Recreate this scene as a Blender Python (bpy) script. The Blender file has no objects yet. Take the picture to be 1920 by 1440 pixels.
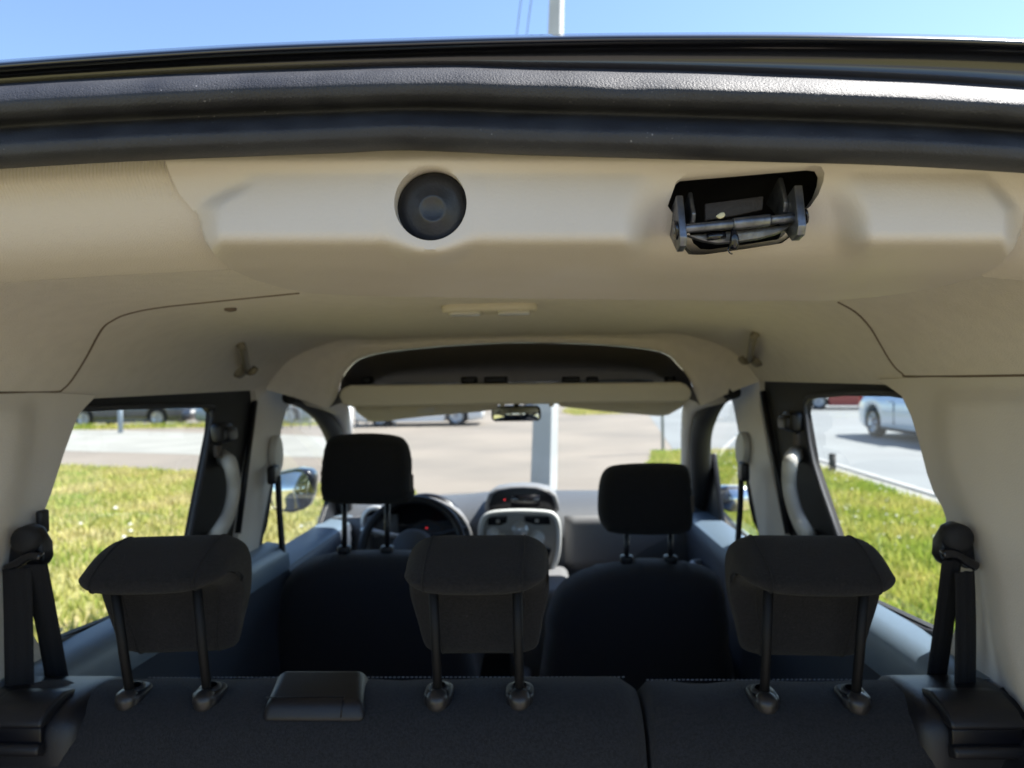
import bpy, bmesh, math, random
import numpy as np
from mathutils import Vector, Matrix
from mathutils.geometry import delaunay_2d_cdt
random.seed(7); rng = np.random.default_rng(7)
SC = bpy.context.scene
COL = SC.collection
PI = math.pi

# ------------------------------------------------------------------ camera
F = 1333.0                                   # focal length in pixels of a 1920 x 1440 frame
CAM = Vector((0.083, 0.0, 1.62))
YAW, PITCH, ROLL = math.atan(51/F), math.atan(-15/F), math.radians(1.0)
_f = Vector((-math.sin(YAW)*math.cos(PITCH), math.cos(YAW)*math.cos(PITCH), math.sin(PITCH)))
_r0 = Vector((math.cos(YAW), math.sin(YAW), 0)); _u0 = _r0.cross(_f)
_r = _r0*math.cos(ROLL) - _u0*math.sin(ROLL); _u = _u0*math.cos(ROLL) + _r0*math.sin(ROLL)
cd = bpy.data.cameras.new('camera'); cam = bpy.data.objects.new('camera', cd); COL.objects.link(cam)
cam.matrix_world = Matrix(((_r.x, _u.x, -_f.x, CAM.x), (_r.y, _u.y, -_f.y, CAM.y), (_r.z, _u.z, -_f.z, CAM.z), (0, 0, 0, 1)))
cd.sensor_width = 36; cd.lens = 36*F/1920; cd.clip_start = 0.02; cd.clip_end = 3000
cd.dof.use_dof = True; cd.dof.focus_distance = 0.60; cd.dof.aperture_fstop = 7.0
SC.camera = cam

# ------------------------------------------------------------------ light
SUN_AZ, SUN_EL = math.radians(72), math.radians(54)      # azimuth from +Y (forward) towards +X (right)
w = bpy.data.worlds.new('World'); SC.world = w; w.use_nodes = True
nt = w.node_tree; bg = nt.nodes['Background']
sky = nt.nodes.new('ShaderNodeTexSky'); sky.sky_type = 'NISHITA'; sky.sun_disc = False
sky.sun_elevation = SUN_EL; sky.sun_rotation = SUN_AZ; sky.air_density = 1.0; sky.dust_density = 0.25; sky.ozone_density = 3.0
nt.links.new(sky.outputs[0], bg.inputs[0]); bg.inputs[1].default_value = 0.077
sl = bpy.data.lights.new('sun', 'SUN'); sl.energy = 4.0; sl.angle = math.radians(0.53); sl.color = (1.0, 0.965, 0.91)
so = bpy.data.objects.new('sun', sl); COL.objects.link(so)
_sd = Vector((math.sin(SUN_AZ)*math.cos(SUN_EL), math.cos(SUN_AZ)*math.cos(SUN_EL), math.sin(SUN_EL)))
so.rotation_euler = _sd.to_track_quat('Z', 'Y').to_euler(); so.location = (20, 5, 30)
SC.view_settings.view_transform = 'Standard'; SC.view_settings.look = 'None'
SC.view_settings.exposure = 1.85; SC.view_settings.gamma = 1; SC.view_settings.use_curve_mapping = False
SC.render.engine = 'CYCLES'
SC.cycles.use_denoising = True; SC.cycles.max_bounces = 12; SC.cycles.diffuse_bounces = 9
SC.cycles.transparent_max_bounces = 16; SC.cycles.sample_clamp_indirect = 6; SC.cycles.caustics_reflective = False

# ------------------------------------------------------------------ geometry helpers
def dirv(px, py): return _f + _r*((px-960)/F) + _u*((720-py)/F)
def atY(px, py, Y): d = dirv(px, py); return CAM + d*((Y-CAM.y)/d.y)
def atX(px, py, X): d = dirv(px, py); return CAM + d*((X-CAM.x)/d.x)
def atZ(px, py, Z): d = dirv(px, py); return CAM + d*((Z-CAM.z)/d.z)
def sm(a, b, x):
    t = max(0.0, min(1.0, (x-a)/(b-a))); return t*t*(3-2*t)
def interp(p, x):
    """smooth monotone interpolation through (x, y) points"""
    n = len(p)
    if x <= p[0][0]: return p[0][1] + (x-p[0][0])*(p[1][1]-p[0][1])/(p[1][0]-p[0][0])
    if x >= p[-1][0]: return p[-1][1] + (x-p[-1][0])*(p[-1][1]-p[-2][1])/(p[-1][0]-p[-2][0])
    i = 0
    while x > p[i+1][0]: i += 1
    def sl(k): return (p[k+1][1]-p[k][1])/(p[k+1][0]-p[k][0])
    def tan(k):
        if k == 0: return sl(0)
        if k == n-1: return sl(n-2)
        a, b = sl(k-1), sl(k)
        return 0 if a*b <= 0 else 2*a*b/(a+b)
    h = p[i+1][0]-p[i][0]; t = (x-p[i][0])/h
    return ((1+2*t)*(1-t)**2*p[i][1] + t*(1-t)**2*h*tan(i) + t*t*(3-2*t)*p[i+1][1] + t*t*(t-1)*h*tan(i+1))
def spline(pts, n, closed=False):
    """Catmull-Rom through points, n samples per segment"""
    P = [Vector(p) for p in pts]; m = len(P); out = []
    for i in range(m if closed else m-1):
        if closed: a, b, c, d = P[i-1], P[i], P[(i+1) % m], P[(i+2) % m]
        else: a, b, c, d = P[max(i-1, 0)], P[i], P[i+1], P[min(i+2, m-1)]
        for k in range(n):
            t = k/n
            out.append(0.5*((2*b)+(c-a)*t+(2*a-5*b+4*c-d)*t*t+(3*b-a-3*c+d)*t**3))
    if not closed: out.append(P[-1])
    return out

WORLD = {}          # world translation of every linked object
def _link(o, loc, parent):
    o.location = loc; COL.objects.link(o); WORLD[o.name] = Vector(loc)
    if parent is not None:
        o.parent = parent; o.matrix_parent_inverse = Matrix.Translation(-WORLD[parent.name])
    return o
def empty(name, loc, label=None, cat=None, group=None):
    o = bpy.data.objects.new(name, None); o.empty_display_size = 0.2
    _link(o, loc, None); tag(o, label, cat, group); return o
def tag(o, label=None, cat=None, group=None, kind=None):
    if label: o['label'] = label
    if cat: o['category'] = cat
    if group: o['group'] = group
    if kind: o['kind'] = kind
    return o
def mk(name, verts, faces, mat, parent=None, smooth=True, bevel=0, segs=2, subsurf=0, solid=0, solid_off=-1, fix=True):
    V = [Vector(v) for v in verts]
    c = sum(V, Vector())/len(V)
    me = bpy.data.meshes.new(name); me.from_pydata([v-c for v in V], [], [list(f) for f in faces]); me.update()
    if fix:
        bm = bmesh.new(); bm.from_mesh(me); bmesh.ops.recalc_face_normals(bm, faces=bm.faces); bm.to_mesh(me); bm.free()
    if smooth: me.polygons.foreach_set('use_smooth', [True]*len(me.polygons))
    o = bpy.data.objects.new(name, me)
    if mat: me.materials.append(M[mat])
    _link(o, c, parent)
    if solid: m = o.modifiers.new('thickness', 'SOLIDIFY'); m.thickness = solid; m.offset = solid_off
    if bevel:
        m = o.modifiers.new('bevel', 'BEVEL'); m.width = bevel; m.segments = segs; m.limit_method = 'ANGLE'; m.angle_limit = math.radians(35)
        m.harden_normals = False
    if subsurf: m = o.modifiers.new('subsurf', 'SUBSURF'); m.levels = subsurf; m.render_levels = subsurf
    return o
def grid(nu, nv, fn, closed_u=False):
    V = [fn(i, j) for i in range(nu) for j in range(nv)]; Fc = []
    for i in range(nu if closed_u else nu-1):
        for j in range(nv-1):
            a = i*nv+j; b = ((i+1) % nu)*nv+j; Fc.append((a, b, b+1, a+1))
    return V, Fc
def tube_mesh(path, rad, seg=10, caps=True, flat=None):
    """tube along points; rad a number or list; flat = (axis vector, factor) squashes the section"""
    P = [Vector(p) for p in path]; n = len(P); V = []; Fc = []
    up = Vector((0, 0, 1)); last = None
    for i, p in enumerate(P):
        t = (P[min(i+1, n-1)]-P[max(i-1, 0)]).normalized()
        if last is None:
            s = t.cross(up)
            if s.length < 1e-3: s = t.cross(Vector((1, 0, 0)))
        else: s = last - t*last.dot(t)
        s.normalize(); last = s; b = t.cross(s)
        r = rad[i] if isinstance(rad, (list, tuple)) else rad
        for k in range(seg):
            a = 2*PI*k/seg; v = (s*math.cos(a)+b*math.sin(a))*r
            if flat is not None: ax = flat[0].normalized(); v = v - ax*v.dot(ax)*(1-flat[1])
            V.append(p+v)
    for i in range(n-1):
        for k in range(seg):
            a = i*seg+k; b = i*seg+(k+1) % seg; Fc.append((a, b, b+seg, a+seg))
    if caps: Fc.append(tuple(range(seg))); Fc.append(tuple(range((n-1)*seg, n*seg)))
    return V, Fc
def tube(name, path, rad, mat, parent=None, seg=10, flat=None, closed=False, bevel=0):
    if closed:
        path = list(path)+[path[0], path[1]]
        V, Fc = tube_mesh(path, rad, seg, False, flat)
    else: V, Fc = tube_mesh(path, rad, seg, True, flat)
    return mk(name, V, Fc, mat, parent, bevel=bevel)
def boxv(c, s, rot=None, taper=1.0):
    c = Vector(c); V = []
    for z in (-.5, .5):
        k = taper if z > 0 else 1
        for x, y in ((-.5, -.5), (.5, -.5), (.5, .5), (-.5, .5)):
            v = Vector((x*s[0]*k, y*s[1]*k, z*s[2])); V.append(c+(rot@v if rot else v))
    return V, [(0, 3, 2, 1), (4, 5, 6, 7), (0, 1, 5, 4), (1, 2, 6, 5), (2, 3, 7, 6), (3, 0, 4, 7)]
def box(name, c, s, mat, parent=None, bevel=0.004, rot=None, taper=1.0, segs=3):
    V, Fc = boxv(c, s, rot, taper); return mk(name, V, Fc, mat, parent, bevel=bevel, segs=segs)
def join(*ms):
    V = []; Fc = []
    for v, f in ms:
        o = len(V); V += list(v); Fc += [tuple(i+o for i in x) for x in f]
    return V, Fc
def lathe(c, axis, prof, seg=24):
    """prof: list of (radius, height along axis)"""
    axis = Vector(axis).normalized(); s = axis.orthogonal().normalized(); b = axis.cross(s); c = Vector(c); V = []; Fc = []
    for r, h in prof:
        for k in range(seg):
            a = 2*PI*k/seg; V.append(c+axis*h+(s*math.cos(a)+b*math.sin(a))*max(r, 1e-5))
    for i in range(len(prof)-1):
        for k in range(seg):
            a = i*seg+k; d = i*seg+(k+1) % seg; Fc.append((a, d, d+seg, a+seg))
    return V, Fc
def inside(poly, x, y):
    c = False; n = len(poly); j = n-1
    for i in range(n):
        xi, yi = poly[i]; xj, yj = poly[j]
        if (yi > y) != (yj > y) and x < (xj-xi)*(y-yi)/(yj-yi)+xi: c = not c
        j = i
    return c
def resample(poly, step):
    out = []; n = len(poly)
    for i in range(n):
        a = Vector(poly[i][:2]); b = Vector(poly[(i+1) % n][:2]); k = max(1, int((b-a).length/step))
        for j in range(k): out.append(tuple(a+(b-a)*(j/k)))
    return out
def bdist(poly, x, y):
    P = np.asarray(poly); Q = np.roll(P, -1, 0); d = Q-P; p = np.array([x, y])
    t = np.clip(((p-P)*d).sum(1)/np.maximum((d*d).sum(1), 1e-12), 0, 1)
    return float(np.sqrt((((P+d*t[:, None])-p)**2).sum(1)).min())
def cdt(outline, holes=(), step=20.0, keep=0.45):
    loops = [resample(outline, step)]+[resample(h, step*0.7) for h in holes]
    pts = []; edges = []; 
    for L in loops:
        o = len(pts); pts += L; edges += [(o+i, o+(i+1) % len(L)) for i in range(len(L))]
    allp = np.array(pts)
    x0, y0 = np.min(loops[0], 0); x1, y1 = np.max(loops[0], 0)
    xs = np.arange(x0+step/2, x1, step); ys = np.arange(y0+step/2, y1, step)
    for i, y in enumerate(ys):
        for x in xs:
            x_ = x+(step/2 if i % 2 else 0)
            if ((allp[:, 0]-x_)**2+(allp[:, 1]-y)**2).min() < (keep*step)**2: continue
            if inside(loops[0], x_, y) and not any(inside(h, x_, y) for h in loops[1:]): pts.append((x_, y))
    r = delaunay_2d_cdt([Vector(p) for p in pts], edges, [], 0, 1e-6)
    V, Fc = r[0], r[2]; T = []
    for f in Fc:
        cx = sum(V[i].x for i in f)/3; cy = sum(V[i].y for i in f)/3
        if inside(loops[0], cx, cy) and not any(inside(h, cx, cy) for h in loops[1:]): T.append(tuple(f))
    return [(v.x, v.y) for v in V], T
def lipped(V2, T, fn, off):
    """map a flat triangulation to 3D with fn and give its borders a turned-in lip"""
    V = [fn(x, y) for x, y in V2]; cnt = {}
    for f in T:
        for i in range(3):
            e = (f[i], f[(i+1) % 3]); k = tuple(sorted(e)); cnt.setdefault(k, []).append(e)
    Fc = list(T); new = {}
    for k, es in cnt.items():
        if len(es) == 1:
            a, b = es[0]
            for q in (a, b):
                if q not in new: new[q] = len(V); V.append(V[q]+(off(V2[q]) if callable(off) else off))
            Fc.append((b, a, new[a], new[b]))
    return V, Fc
def panel(name, outline, fn, off, mat, parent, holes=(), step=20):
    V2, T = cdt(outline, holes, step); V, Fc = lipped(V2, T, fn, Vector(off)); o = mk(name, V, Fc, mat, parent, fix=False)
    m = o.modifiers.new('edges', 'EDGE_SPLIT'); m.split_angle = math.radians(50); return o
def pillow(name, outline, Y, thick, edge, mat, parent, step=10, lean=None, back=None):
    """upholstered pad: a traced outline in the plane Y, swelling towards both sides"""
    outline = [(p.x, p.y) for p in spline([(a, b, 0) for a, b in outline], 4, True)]
    V2, T = cdt(outline, (), step); n = len(V2); V = []
    for side in (-1, 1):
        for x, y in V2:
            d = min(1.0, bdist(outline, x, y)/edge); h = thick*math.sqrt(max(0, 1-(1-d)**2))
            p = atY(x, y, Y); q = p+Vector((0, side*h, 0))
            if lean: q.y += lean*(p.z-atY(x, outline[0][1], Y).z)
            V.append(q)
    Fc = list(T)+[(a+n, c+n, b+n) for a, b, c in T]
    o = mk(name, V, Fc, mat, parent); 
    bm = bmesh.new(); bm.from_mesh(o.data); bmesh.ops.remove_doubles(bm, verts=bm.verts, dist=1e-5)
    bmesh.ops.recalc_face_normals(bm, faces=bm.faces); bm.to_mesh(o.data); bm.free()
    o.data.polygons.foreach_set('use_smooth', [True]*len(o.data.polygons)); return o
def prism(name, pts, ext, mat, parent, bevel=0.003, segs=2):
    """outline of 3D points pushed along ext"""
    P = [Vector(p) for p in pts]; e = Vector(ext); n = len(P); V = P+[p+e for p in P]
    Fc = [tuple(range(n)), tuple(range(2*n-1, n-1, -1))]+[(i, (i+1) % n, n+(i+1) % n, n+i) for i in range(n)]
    return mk(name, V, Fc, mat, parent, bevel=bevel, segs=segs)
def rrect(cx, cy, w_, h_, r, n=5):
    out = []
    for sx, sy, a0 in ((1, 1, 0), (-1, 1, 90), (-1, -1, 180), (1, -1, 270)):
        for k in range(n+1):
            a = math.radians(a0+90*k/n); out.append((cx+sx*(w_/2-r)+r*math.cos(a), cy+sy*(h_/2-r)+r*math.sin(a)))
    return out

# ------------------------------------------------------------------ materials
M = {}
def mat(key, col, rough=0.6, metal=0, bump=0, scale=200, spec=0.5, coat=0, var=0, vscale=6, sheen=0, col2=None, stretch=None, emit=None, detail=4):
    m = bpy.data.materials.new(key); m.use_nodes = True; n = m.node_tree.nodes; L = m.node_tree.links; b = n['Principled BSDF']
    b.inputs['Base Color'].default_value = (*col, 1); b.inputs['Roughness'].default_value = rough; b.inputs['Metallic'].default_value = metal
    b.inputs['Specular IOR Level'].default_value = spec; b.inputs['Coat Weight'].default_value = coat; b.inputs['Coat Roughness'].default_value = 0.06
    b.inputs['Sheen Weight'].default_value = sheen
    tc = n.new('ShaderNodeTexCoord'); mp = n.new('ShaderNodeMapping'); L.new(tc.outputs['Object'], mp.inputs[0])
    if stretch: mp.inputs['Scale'].default_value = stretch
    if bump:
        t = n.new('ShaderNodeTexNoise'); t.inputs['Scale'].default_value = scale; t.inputs['Detail'].default_value = detail; L.new(mp.outputs[0], t.inputs[0])
        k = n.new('ShaderNodeBump'); k.inputs['Strength'].default_value = bump; k.inputs['Distance'].default_value = 0.002
        L.new(t.outputs[0], k.inputs['Height']); L.new(k.outputs[0], b.inputs['Normal'])
    if var or col2:
        t = n.new('ShaderNodeTexNoise'); t.inputs['Scale'].default_value = vscale; t.inputs['Detail'].default_value = 6; L.new(mp.outputs[0], t.inputs[0])
        x = n.new('ShaderNodeMix'); x.data_type = 'RGBA'; x.inputs[6].default_value = (*col, 1)
        c2 = col2 or tuple(c*(1-var) for c in col); x.inputs[7].default_value = (*c2, 1)
        rp = n.new('ShaderNodeValToRGB'); rp.color_ramp.elements[0].position = 0.38; rp.color_ramp.elements[1].position = 0.66
        L.new(t.outputs[0], rp.inputs[0]); L.new(rp.outputs[0], x.inputs[0]); L.new(x.outputs[2], b.inputs['Base Color'])
        if rough < 0.6:
            mr = n.new('ShaderNodeMapRange'); mr.inputs[3].default_value = rough*0.8; mr.inputs[4].default_value = min(1, rough*1.35)
            L.new(t.outputs[0], mr.inputs[0]); L.new(mr.outputs[0], b.inputs['Roughness'])
    if emit: b.inputs['Emission Color'].default_value = (*emit, 1); b.inputs['Emission Strength'].default_value = 1
    M[key] = m; return m
def glass(key, tint=(0.93, 0.96, 0.95), ior=1.45):
    m = bpy.data.materials.new(key); m.use_nodes = True; n = m.node_tree.nodes; L = m.node_tree.links; n.remove(n['Principled BSDF'])
    t = n.new('ShaderNodeBsdfTransparent'); t.inputs[0].default_value = (*tint, 1); g = n.new('ShaderNodeBsdfGlossy'); g.inputs['Roughness'].default_value = 0.02
    lw = n.new('ShaderNodeLayerWeight'); lw.inputs[0].default_value = 0.5; pw = n.new('ShaderNodeMath'); pw.operation = 'POWER'; pw.inputs[1].default_value = 5; L.new(lw.outputs['Facing'], pw.inputs[0])
    f = n.new('ShaderNodeMath'); f.operation = 'MULTIPLY_ADD'; f.inputs[1].default_value = 0.9; f.inputs[2].default_value = 0.045; L.new(pw.outputs[0], f.inputs[0]); x = n.new('ShaderNodeMixShader')
    L.new(f.outputs[0], x.inputs[0]); L.new(t.outputs[0], x.inputs[1]); L.new(g.outputs[0], x.inputs[2]); L.new(x.outputs[0], n['Material Output'].inputs[0]); M[key] = m
glass('glass')
def dusty(key, amount, thr, col):
    """fine dust specks over a material's colour"""
    m = M[key]; n = m.node_tree.nodes; L = m.node_tree.links; b = n['Principled BSDF']
    tc = n.new('ShaderNodeTexCoord'); t = n.new('ShaderNodeTexNoise'); t.inputs['Scale'].default_value = amount; t.inputs['Detail'].default_value = 2; L.new(tc.outputs['Object'], t.inputs[0])
    t2 = n.new('ShaderNodeTexNoise'); t2.inputs['Scale'].default_value = 14; L.new(tc.outputs['Object'], t2.inputs[0])
    a = n.new('ShaderNodeMath'); a.operation = 'MULTIPLY_ADD'; a.inputs[1].default_value = 0.25; L.new(t2.outputs[0], a.inputs[0]); L.new(t.outputs[0], a.inputs[2])
    r = n.new('ShaderNodeValToRGB'); r.color_ramp.elements[0].position = thr; r.color_ramp.elements[1].position = thr+.03; L.new(a.outputs[0], r.inputs[0])
    x = n.new('ShaderNodeMix'); x.data_type = 'RGBA'; src = b.inputs['Base Color'].links[0].from_socket if b.inputs['Base Color'].links else None
    if src: L.new(src, x.inputs[6])
    else: x.inputs[6].default_value = b.inputs['Base Color'].default_value
    x.inputs[7].default_value = (*col, 1); L.new(r.outputs[0], x.inputs[0]); L.new(x.outputs[2], b.inputs['Base Color'])
mat('paint', (0.012, 0.013, 0.022), 0.28, 0.3, coat=1.0, spec=0.5)
mat('rubber', (0.020, 0.021, 0.028), 0.56, bump=0.45, scale=800, spec=0.5, col2=(0.032, 0.034, 0.043), vscale=30)
mat('trim', (0.585, 0.535, 0.505), 0.46, bump=0.16, scale=520, spec=0.4, var=0.04, vscale=9)
mat('fabric', (0.52, 0.46, 0.38), 0.95, bump=0.5, scale=1400, sheen=0.15, var=0.07, vscale=70)
mat('headliner', (0.74, 0.685, 0.63), 0.95, bump=0.6, scale=420, sheen=0.1, var=0.05, vscale=40)
mat('quarter', (0.67, 0.625, 0.58), 0.55, bump=0.25, scale=420, spec=0.35, var=0.03, vscale=12)
mat('seam', (0.16, 0.12, 0.09), 0.8)
mat('felt', (0.10, 0.085, 0.075), 0.95, bump=0.3, scale=700)
mat('visor', (0.66, 0.61, 0.51), 0.8, bump=0.2, scale=900)
mat('seatcloth', (0.024, 0.025, 0.030), 0.95, bump=1.0, scale=700, sheen=0.08, var=0.4, vscale=330, spec=0.2)
mat('headcloth', (0.018, 0.0168, 0.0178), 0.92, bump=1.0, scale=700, sheen=0.06, var=0.4, vscale=330, spec=0.2)
mat('backcloth', (0.022, 0.023, 0.030), 0.9, bump=0.6, scale=500, sheen=0.25, spec=0.2)
mat('black', (0.009, 0.009, 0.012), 0.40, bump=0.25, scale=700, spec=0.42)
mat('blackmatt', (0.012, 0.012, 0.014), 0.7, bump=0.3, scale=900, spec=0.4)
mat('gloss', (0.010, 0.010, 0.014), 0.16, spec=0.6, var=0.3, vscale=60)
mat('plugmat', (0.022, 0.024, 0.032), 0.38, spec=0.6, bump=0.1, scale=500, var=0.35, vscale=90)
mat('belt', (0.012, 0.012, 0.014), 0.65, bump=0.8, scale=500, stretch=(1, 1, 3), spec=0.3)
mat('metal', (0.22, 0.23, 0.26), 0.36, 0.85, bump=0.2, scale=300, var=0.5, vscale=80)
mat('dash', (0.075, 0.080, 0.090), 0.55, bump=0.3, scale=900, spec=0.4)
mat('dashgrey', (0.17, 0.17, 0.178), 0.5, bump=0.25, scale=900, spec=0.4)
mat('silver', (0.62, 0.63, 0.64), 0.35, 0.5)
mat('whiteplastic', (0.66, 0.67, 0.66), 0.35)
mat('greyplastic', (0.36, 0.35, 0.33), 0.45)
mat('handle', (0.52, 0.50, 0.46), 0.5)
mat('hook', (0.24, 0.21, 0.16), 0.5)  # darker than the lining, with the hooks' shading put into the colour
mat('plate', (0.035, 0.03, 0.03), 0.6, 0.3, bump=0.4, scale=300)
mat('button', (0.022, 0.020, 0.020), 0.36)
mat('post', (0.006, 0.006, 0.007), 0.55, spec=0.2)
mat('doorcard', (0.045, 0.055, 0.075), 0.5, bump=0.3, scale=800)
mat('ledge', (0.12, 0.165, 0.215), 0.38, bump=0.2, scale=900, spec=0.6)  # blue tint stands in for sky reflected on the sills
mat('carpet', (0.012, 0.012, 0.014), 0.95)
mat('screen', (0.005, 0.005, 0.008), 0.3, spec=0.3)
mat('led', (0.3, 0.01, 0.01), 0.4, emit=(0.22, 0.01, 0.015))
mat('mirror', (0.75, 0.78, 0.78), 0.03, 1.0)
mat('lampglass', (0.62, 0.60, 0.54), 0.25)
mat('thread', (0.22, 0.23, 0.25), 0.8)
mat('debris', (0.55, 0.52, 0.36), 0.8)
mat('sticker', (0.62, 0.60, 0.58), 0.5)

dusty('rubber', 420, .875, (.22, .22, .24)); dusty('seatcloth', 520, .895, (.10, .10, .105)); dusty('headcloth', 520, .90, (.09, .088, .09)); dusty('black', 380, .90, (.07, .07, .075))
# ================================================================== SETTING
# ground zones: the paved yard reaches the horizon; turf, road and pavements lie on it
mat('yard', (0.215, 0.182, 0.146), 0.9, bump=0.6, scale=60, col2=(0.155, 0.134, 0.110), vscale=0.30)
mat('roadmat', (0.185, 0.196, 0.195), 0.85, bump=0.6, scale=90, col2=(0.155, 0.164, 0.165), vscale=0.5)
mat('pavemat', (0.27, 0.265, 0.235), 0.9, bump=0.5, scale=70, col2=(0.23, 0.225, 0.20), vscale=0.8)
mat('kerbmat', (0.36, 0.355, 0.335), 0.85, bump=0.5, scale=60, var=0.25, vscale=3)
mat('soil', (0.24, 0.23, 0.075), 0.95, bump=1.0, scale=30, col2=(0.33, 0.265, 0.125), vscale=1.3)
def sheet(name, pts, z, m, parent=None):
    o = mk(name, [(x, y, z) for x, y in pts], [tuple(range(len(pts)))], m, parent, smooth=False)
    return tag(o, kind='structure')
S = 1200
sheet('ground', [(-S, -S), (S, -S), (S, S), (-S, S)], 0.0, 'yard')
LG = [(-60, -12), (-1.45, -12), (-1.45, 9.6), (-3.2, 10.6), (-5.9, 12.3), (-9.3, 13.6), (-14, 15.2), (-60, 18)]
sheet('turf_left', LG, 0.012, 'soil')
RG = [(1.35, -12), (4.62, -12), (4.62, 13.6), (4.1, 14.4), (2.3, 14.3), (2.05, 12.8), (1.35, 10.5)]
sheet('turf_right', RG, 0.012, 'soil')
sheet('road', [(5.15, -60), (40, -60), (60, 400), (11, 400), (4.8, 32), (2.9, 15.2), (5.15, 14.9)], 0.004, 'roadmat')
sheet('pavement', [(-70, 20.6), (-14, 17.6), (-6.2, 15.0), (-3.5, 14.3), (-3.2, 17.5), (-7, 20.5), (-16, 24.2), (-70, 30)], 0.004, 'pavemat')
sheet('pavement_edge', [(4.62, -12), (5.02, -12), (5.02, 14.3), (4.62, 13.9)], 0.008, 'pavemat')
isl = [(1.5, 28.5), (4.4, 29.4), (5.0, 32.5), (3.6, 35), (1.7, 34), (1.0, 31)]
sheet('turf_island', isl, 0.012, 'soil')
strip = [(-60, 29.4), (-16, 24.2), (-7, 24.6), (-7, 25.4), (-16, 25.2), (-60, 30.6)]
sheet('turf_strip', strip, 0.012, 'soil')
def kerbs(x, y0, y1, par):
    n = int((y1-y0)/1.0)
    for i in range(n):
        y = y0+i*(y1-y0)/n
        box('kerb_stone', (x, y+0.5*(y1-y0)/n, 0.0), (0.13, (y1-y0)/n-0.012, 0.07), 'kerbmat', par, 0.012)
kerb = mk('kerb', *boxv((5.085, 1.2, -0.01), (0.12, 26.4, 0.06)), 'kerbmat', None, False); tag(kerb, kind='structure')
kerbs(5.085, -2, 14.4, kerb)

# ------------------------------------------------------------------ grass blades
def gmat(key, c1, c2, c3):
    m = bpy.data.materials.new(key); m.use_nodes = True; n = m.node_tree.nodes; L = m.node_tree.links; b = n['Principled BSDF']
    g = n.new('ShaderNodeNewGeometry'); t = n.new('ShaderNodeTexNoise'); t.inputs['Scale'].default_value = 0.9; t.inputs['Detail'].default_value = 4
    tc = n.new('ShaderNodeTexCoord'); L.new(tc.outputs['Object'], t.inputs[0])
    ad = n.new('ShaderNodeMath'); ad.operation = 'MULTIPLY_ADD'; ad.inputs[1].default_value = 0.35; L.new(g.outputs['Random Per Island'], ad.inputs[0])
    s = n.new('ShaderNodeMapRange'); s.inputs[1].default_value = 0.3; s.inputs[2].default_value = 0.7; s.inputs[3].default_value = 0; s.inputs[4].default_value = 0.72
    L.new(t.outputs[0], s.inputs[0]); L.new(s.outputs[0], ad.inputs[2])
    r = n.new('ShaderNodeValToRGB'); e = r.color_ramp.elements; e[0].color = (*c1, 1); e[1].color = (*c3, 1); e[0].position = 0.15; e[1].position = 0.9
    k = e.new(0.5); k.color = (*c2, 1); L.new(ad.outputs[0], r.inputs[0]); L.new(r.outputs[0], b.inputs['Base Color'])
    b.inputs['Roughness'].default_value = 0.7; b.inputs['Subsurface Weight'].default_value = 0; b.inputs['Specular IOR Level'].default_value = 0.25
    tr = n.new('ShaderNodeBsdfTranslucent'); L.new(r.outputs[0], tr.inputs[0]); x = n.new('ShaderNodeMixShader'); x.inputs[0].default_value = 0.4
    L.new(b.outputs[0], x.inputs[1]); L.new(tr.outputs[0], x.inputs[2]); L.new(x.outputs[0], n['Material Output'].inputs[0]); M[key] = m
gmat('grassL', (0.24, 0.33, 0.06), (0.46, 0.44, 0.13), (0.56, 0.48, 0.23))
gmat('grassR', (0.22, 0.32, 0.045), (0.38, 0.42, 0.08), (0.54, 0.48, 0.16))
def blades(name, poly, bounds, n, hmin, hmax, m, label, yclip=None):
    x0, x1, y0, y1 = bounds; P = np.column_stack([rng.uniform(x0, x1, n), y0+(y1-y0)*rng.uniform(0, 1, n)**1.0])
    keep = np.array([inside(poly, a, b) for a, b in P]); P = P[keep]; n = len(P)
    a = rng.uniform(0, 2*PI, n); h = rng.uniform(hmin, hmax, n); wd = rng.uniform(0.004, 0.010, n)*1.6; ln = rng.uniform(-0.7, 0.7, n)*h; b2 = rng.uniform(0, 2*PI, n)
    dx, dy = np.cos(a)*wd, np.sin(a)*wd; lx, ly = np.cos(b2)*ln, np.sin(b2)*ln; z = np.full(n, 0.012)
    V = np.stack([np.stack([P[:, 0]-dx, P[:, 1]-dy, z], 1), np.stack([P[:, 0]+dx, P[:, 1]+dy, z], 1),
                  np.stack([P[:, 0]+lx*.45+dx*.7, P[:, 1]+ly*.45+dy*.7, z+h*.6], 1), np.stack([P[:, 0]+lx*.45-dx*.7, P[:, 1]+ly*.45-dy*.7, z+h*.6], 1),
                  np.stack([P[:, 0]+lx, P[:, 1]+ly, z+h], 1)], 1).reshape(-1, 3)
    Fc = []
    for i in range(n):
        k = 5*i; Fc.append((k, k+1, k+2, k+3)); Fc.append((k+3, k+2, k+4))
    me = bpy.data.meshes.new(name); me.from_pydata(V.tolist(), [], Fc); me.materials.append(M[m])
    o = bpy.data.objects.new(name, me); _link(o, (0, 0, 0), None); return tag(o, label, 'grass', kind='stuff')
blades('grass', LG, (-12, -1.6, 3.2, 16), 75000, 0.03, 0.10, 'grassL', 'patchy yellow green grass beyond the left rear side window')
blades('grass', RG, (1.4, 4.7, 3.0, 14.6), 70000, 0.04, 0.13, 'grassR', 'bright green grass strip beside the road on the right')
blades('grass', isl, (0.5, 5.5, 28, 36), 7000, 0.08, 0.25, 'grassL', 'small dry grass island in the middle of the paved yard')
blades('grass', strip, (-18, -6.5, 24, 26), 5000, 0.08, 0.25, 'grassR', 'thin grass strip in front of the parked dark cars')
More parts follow.
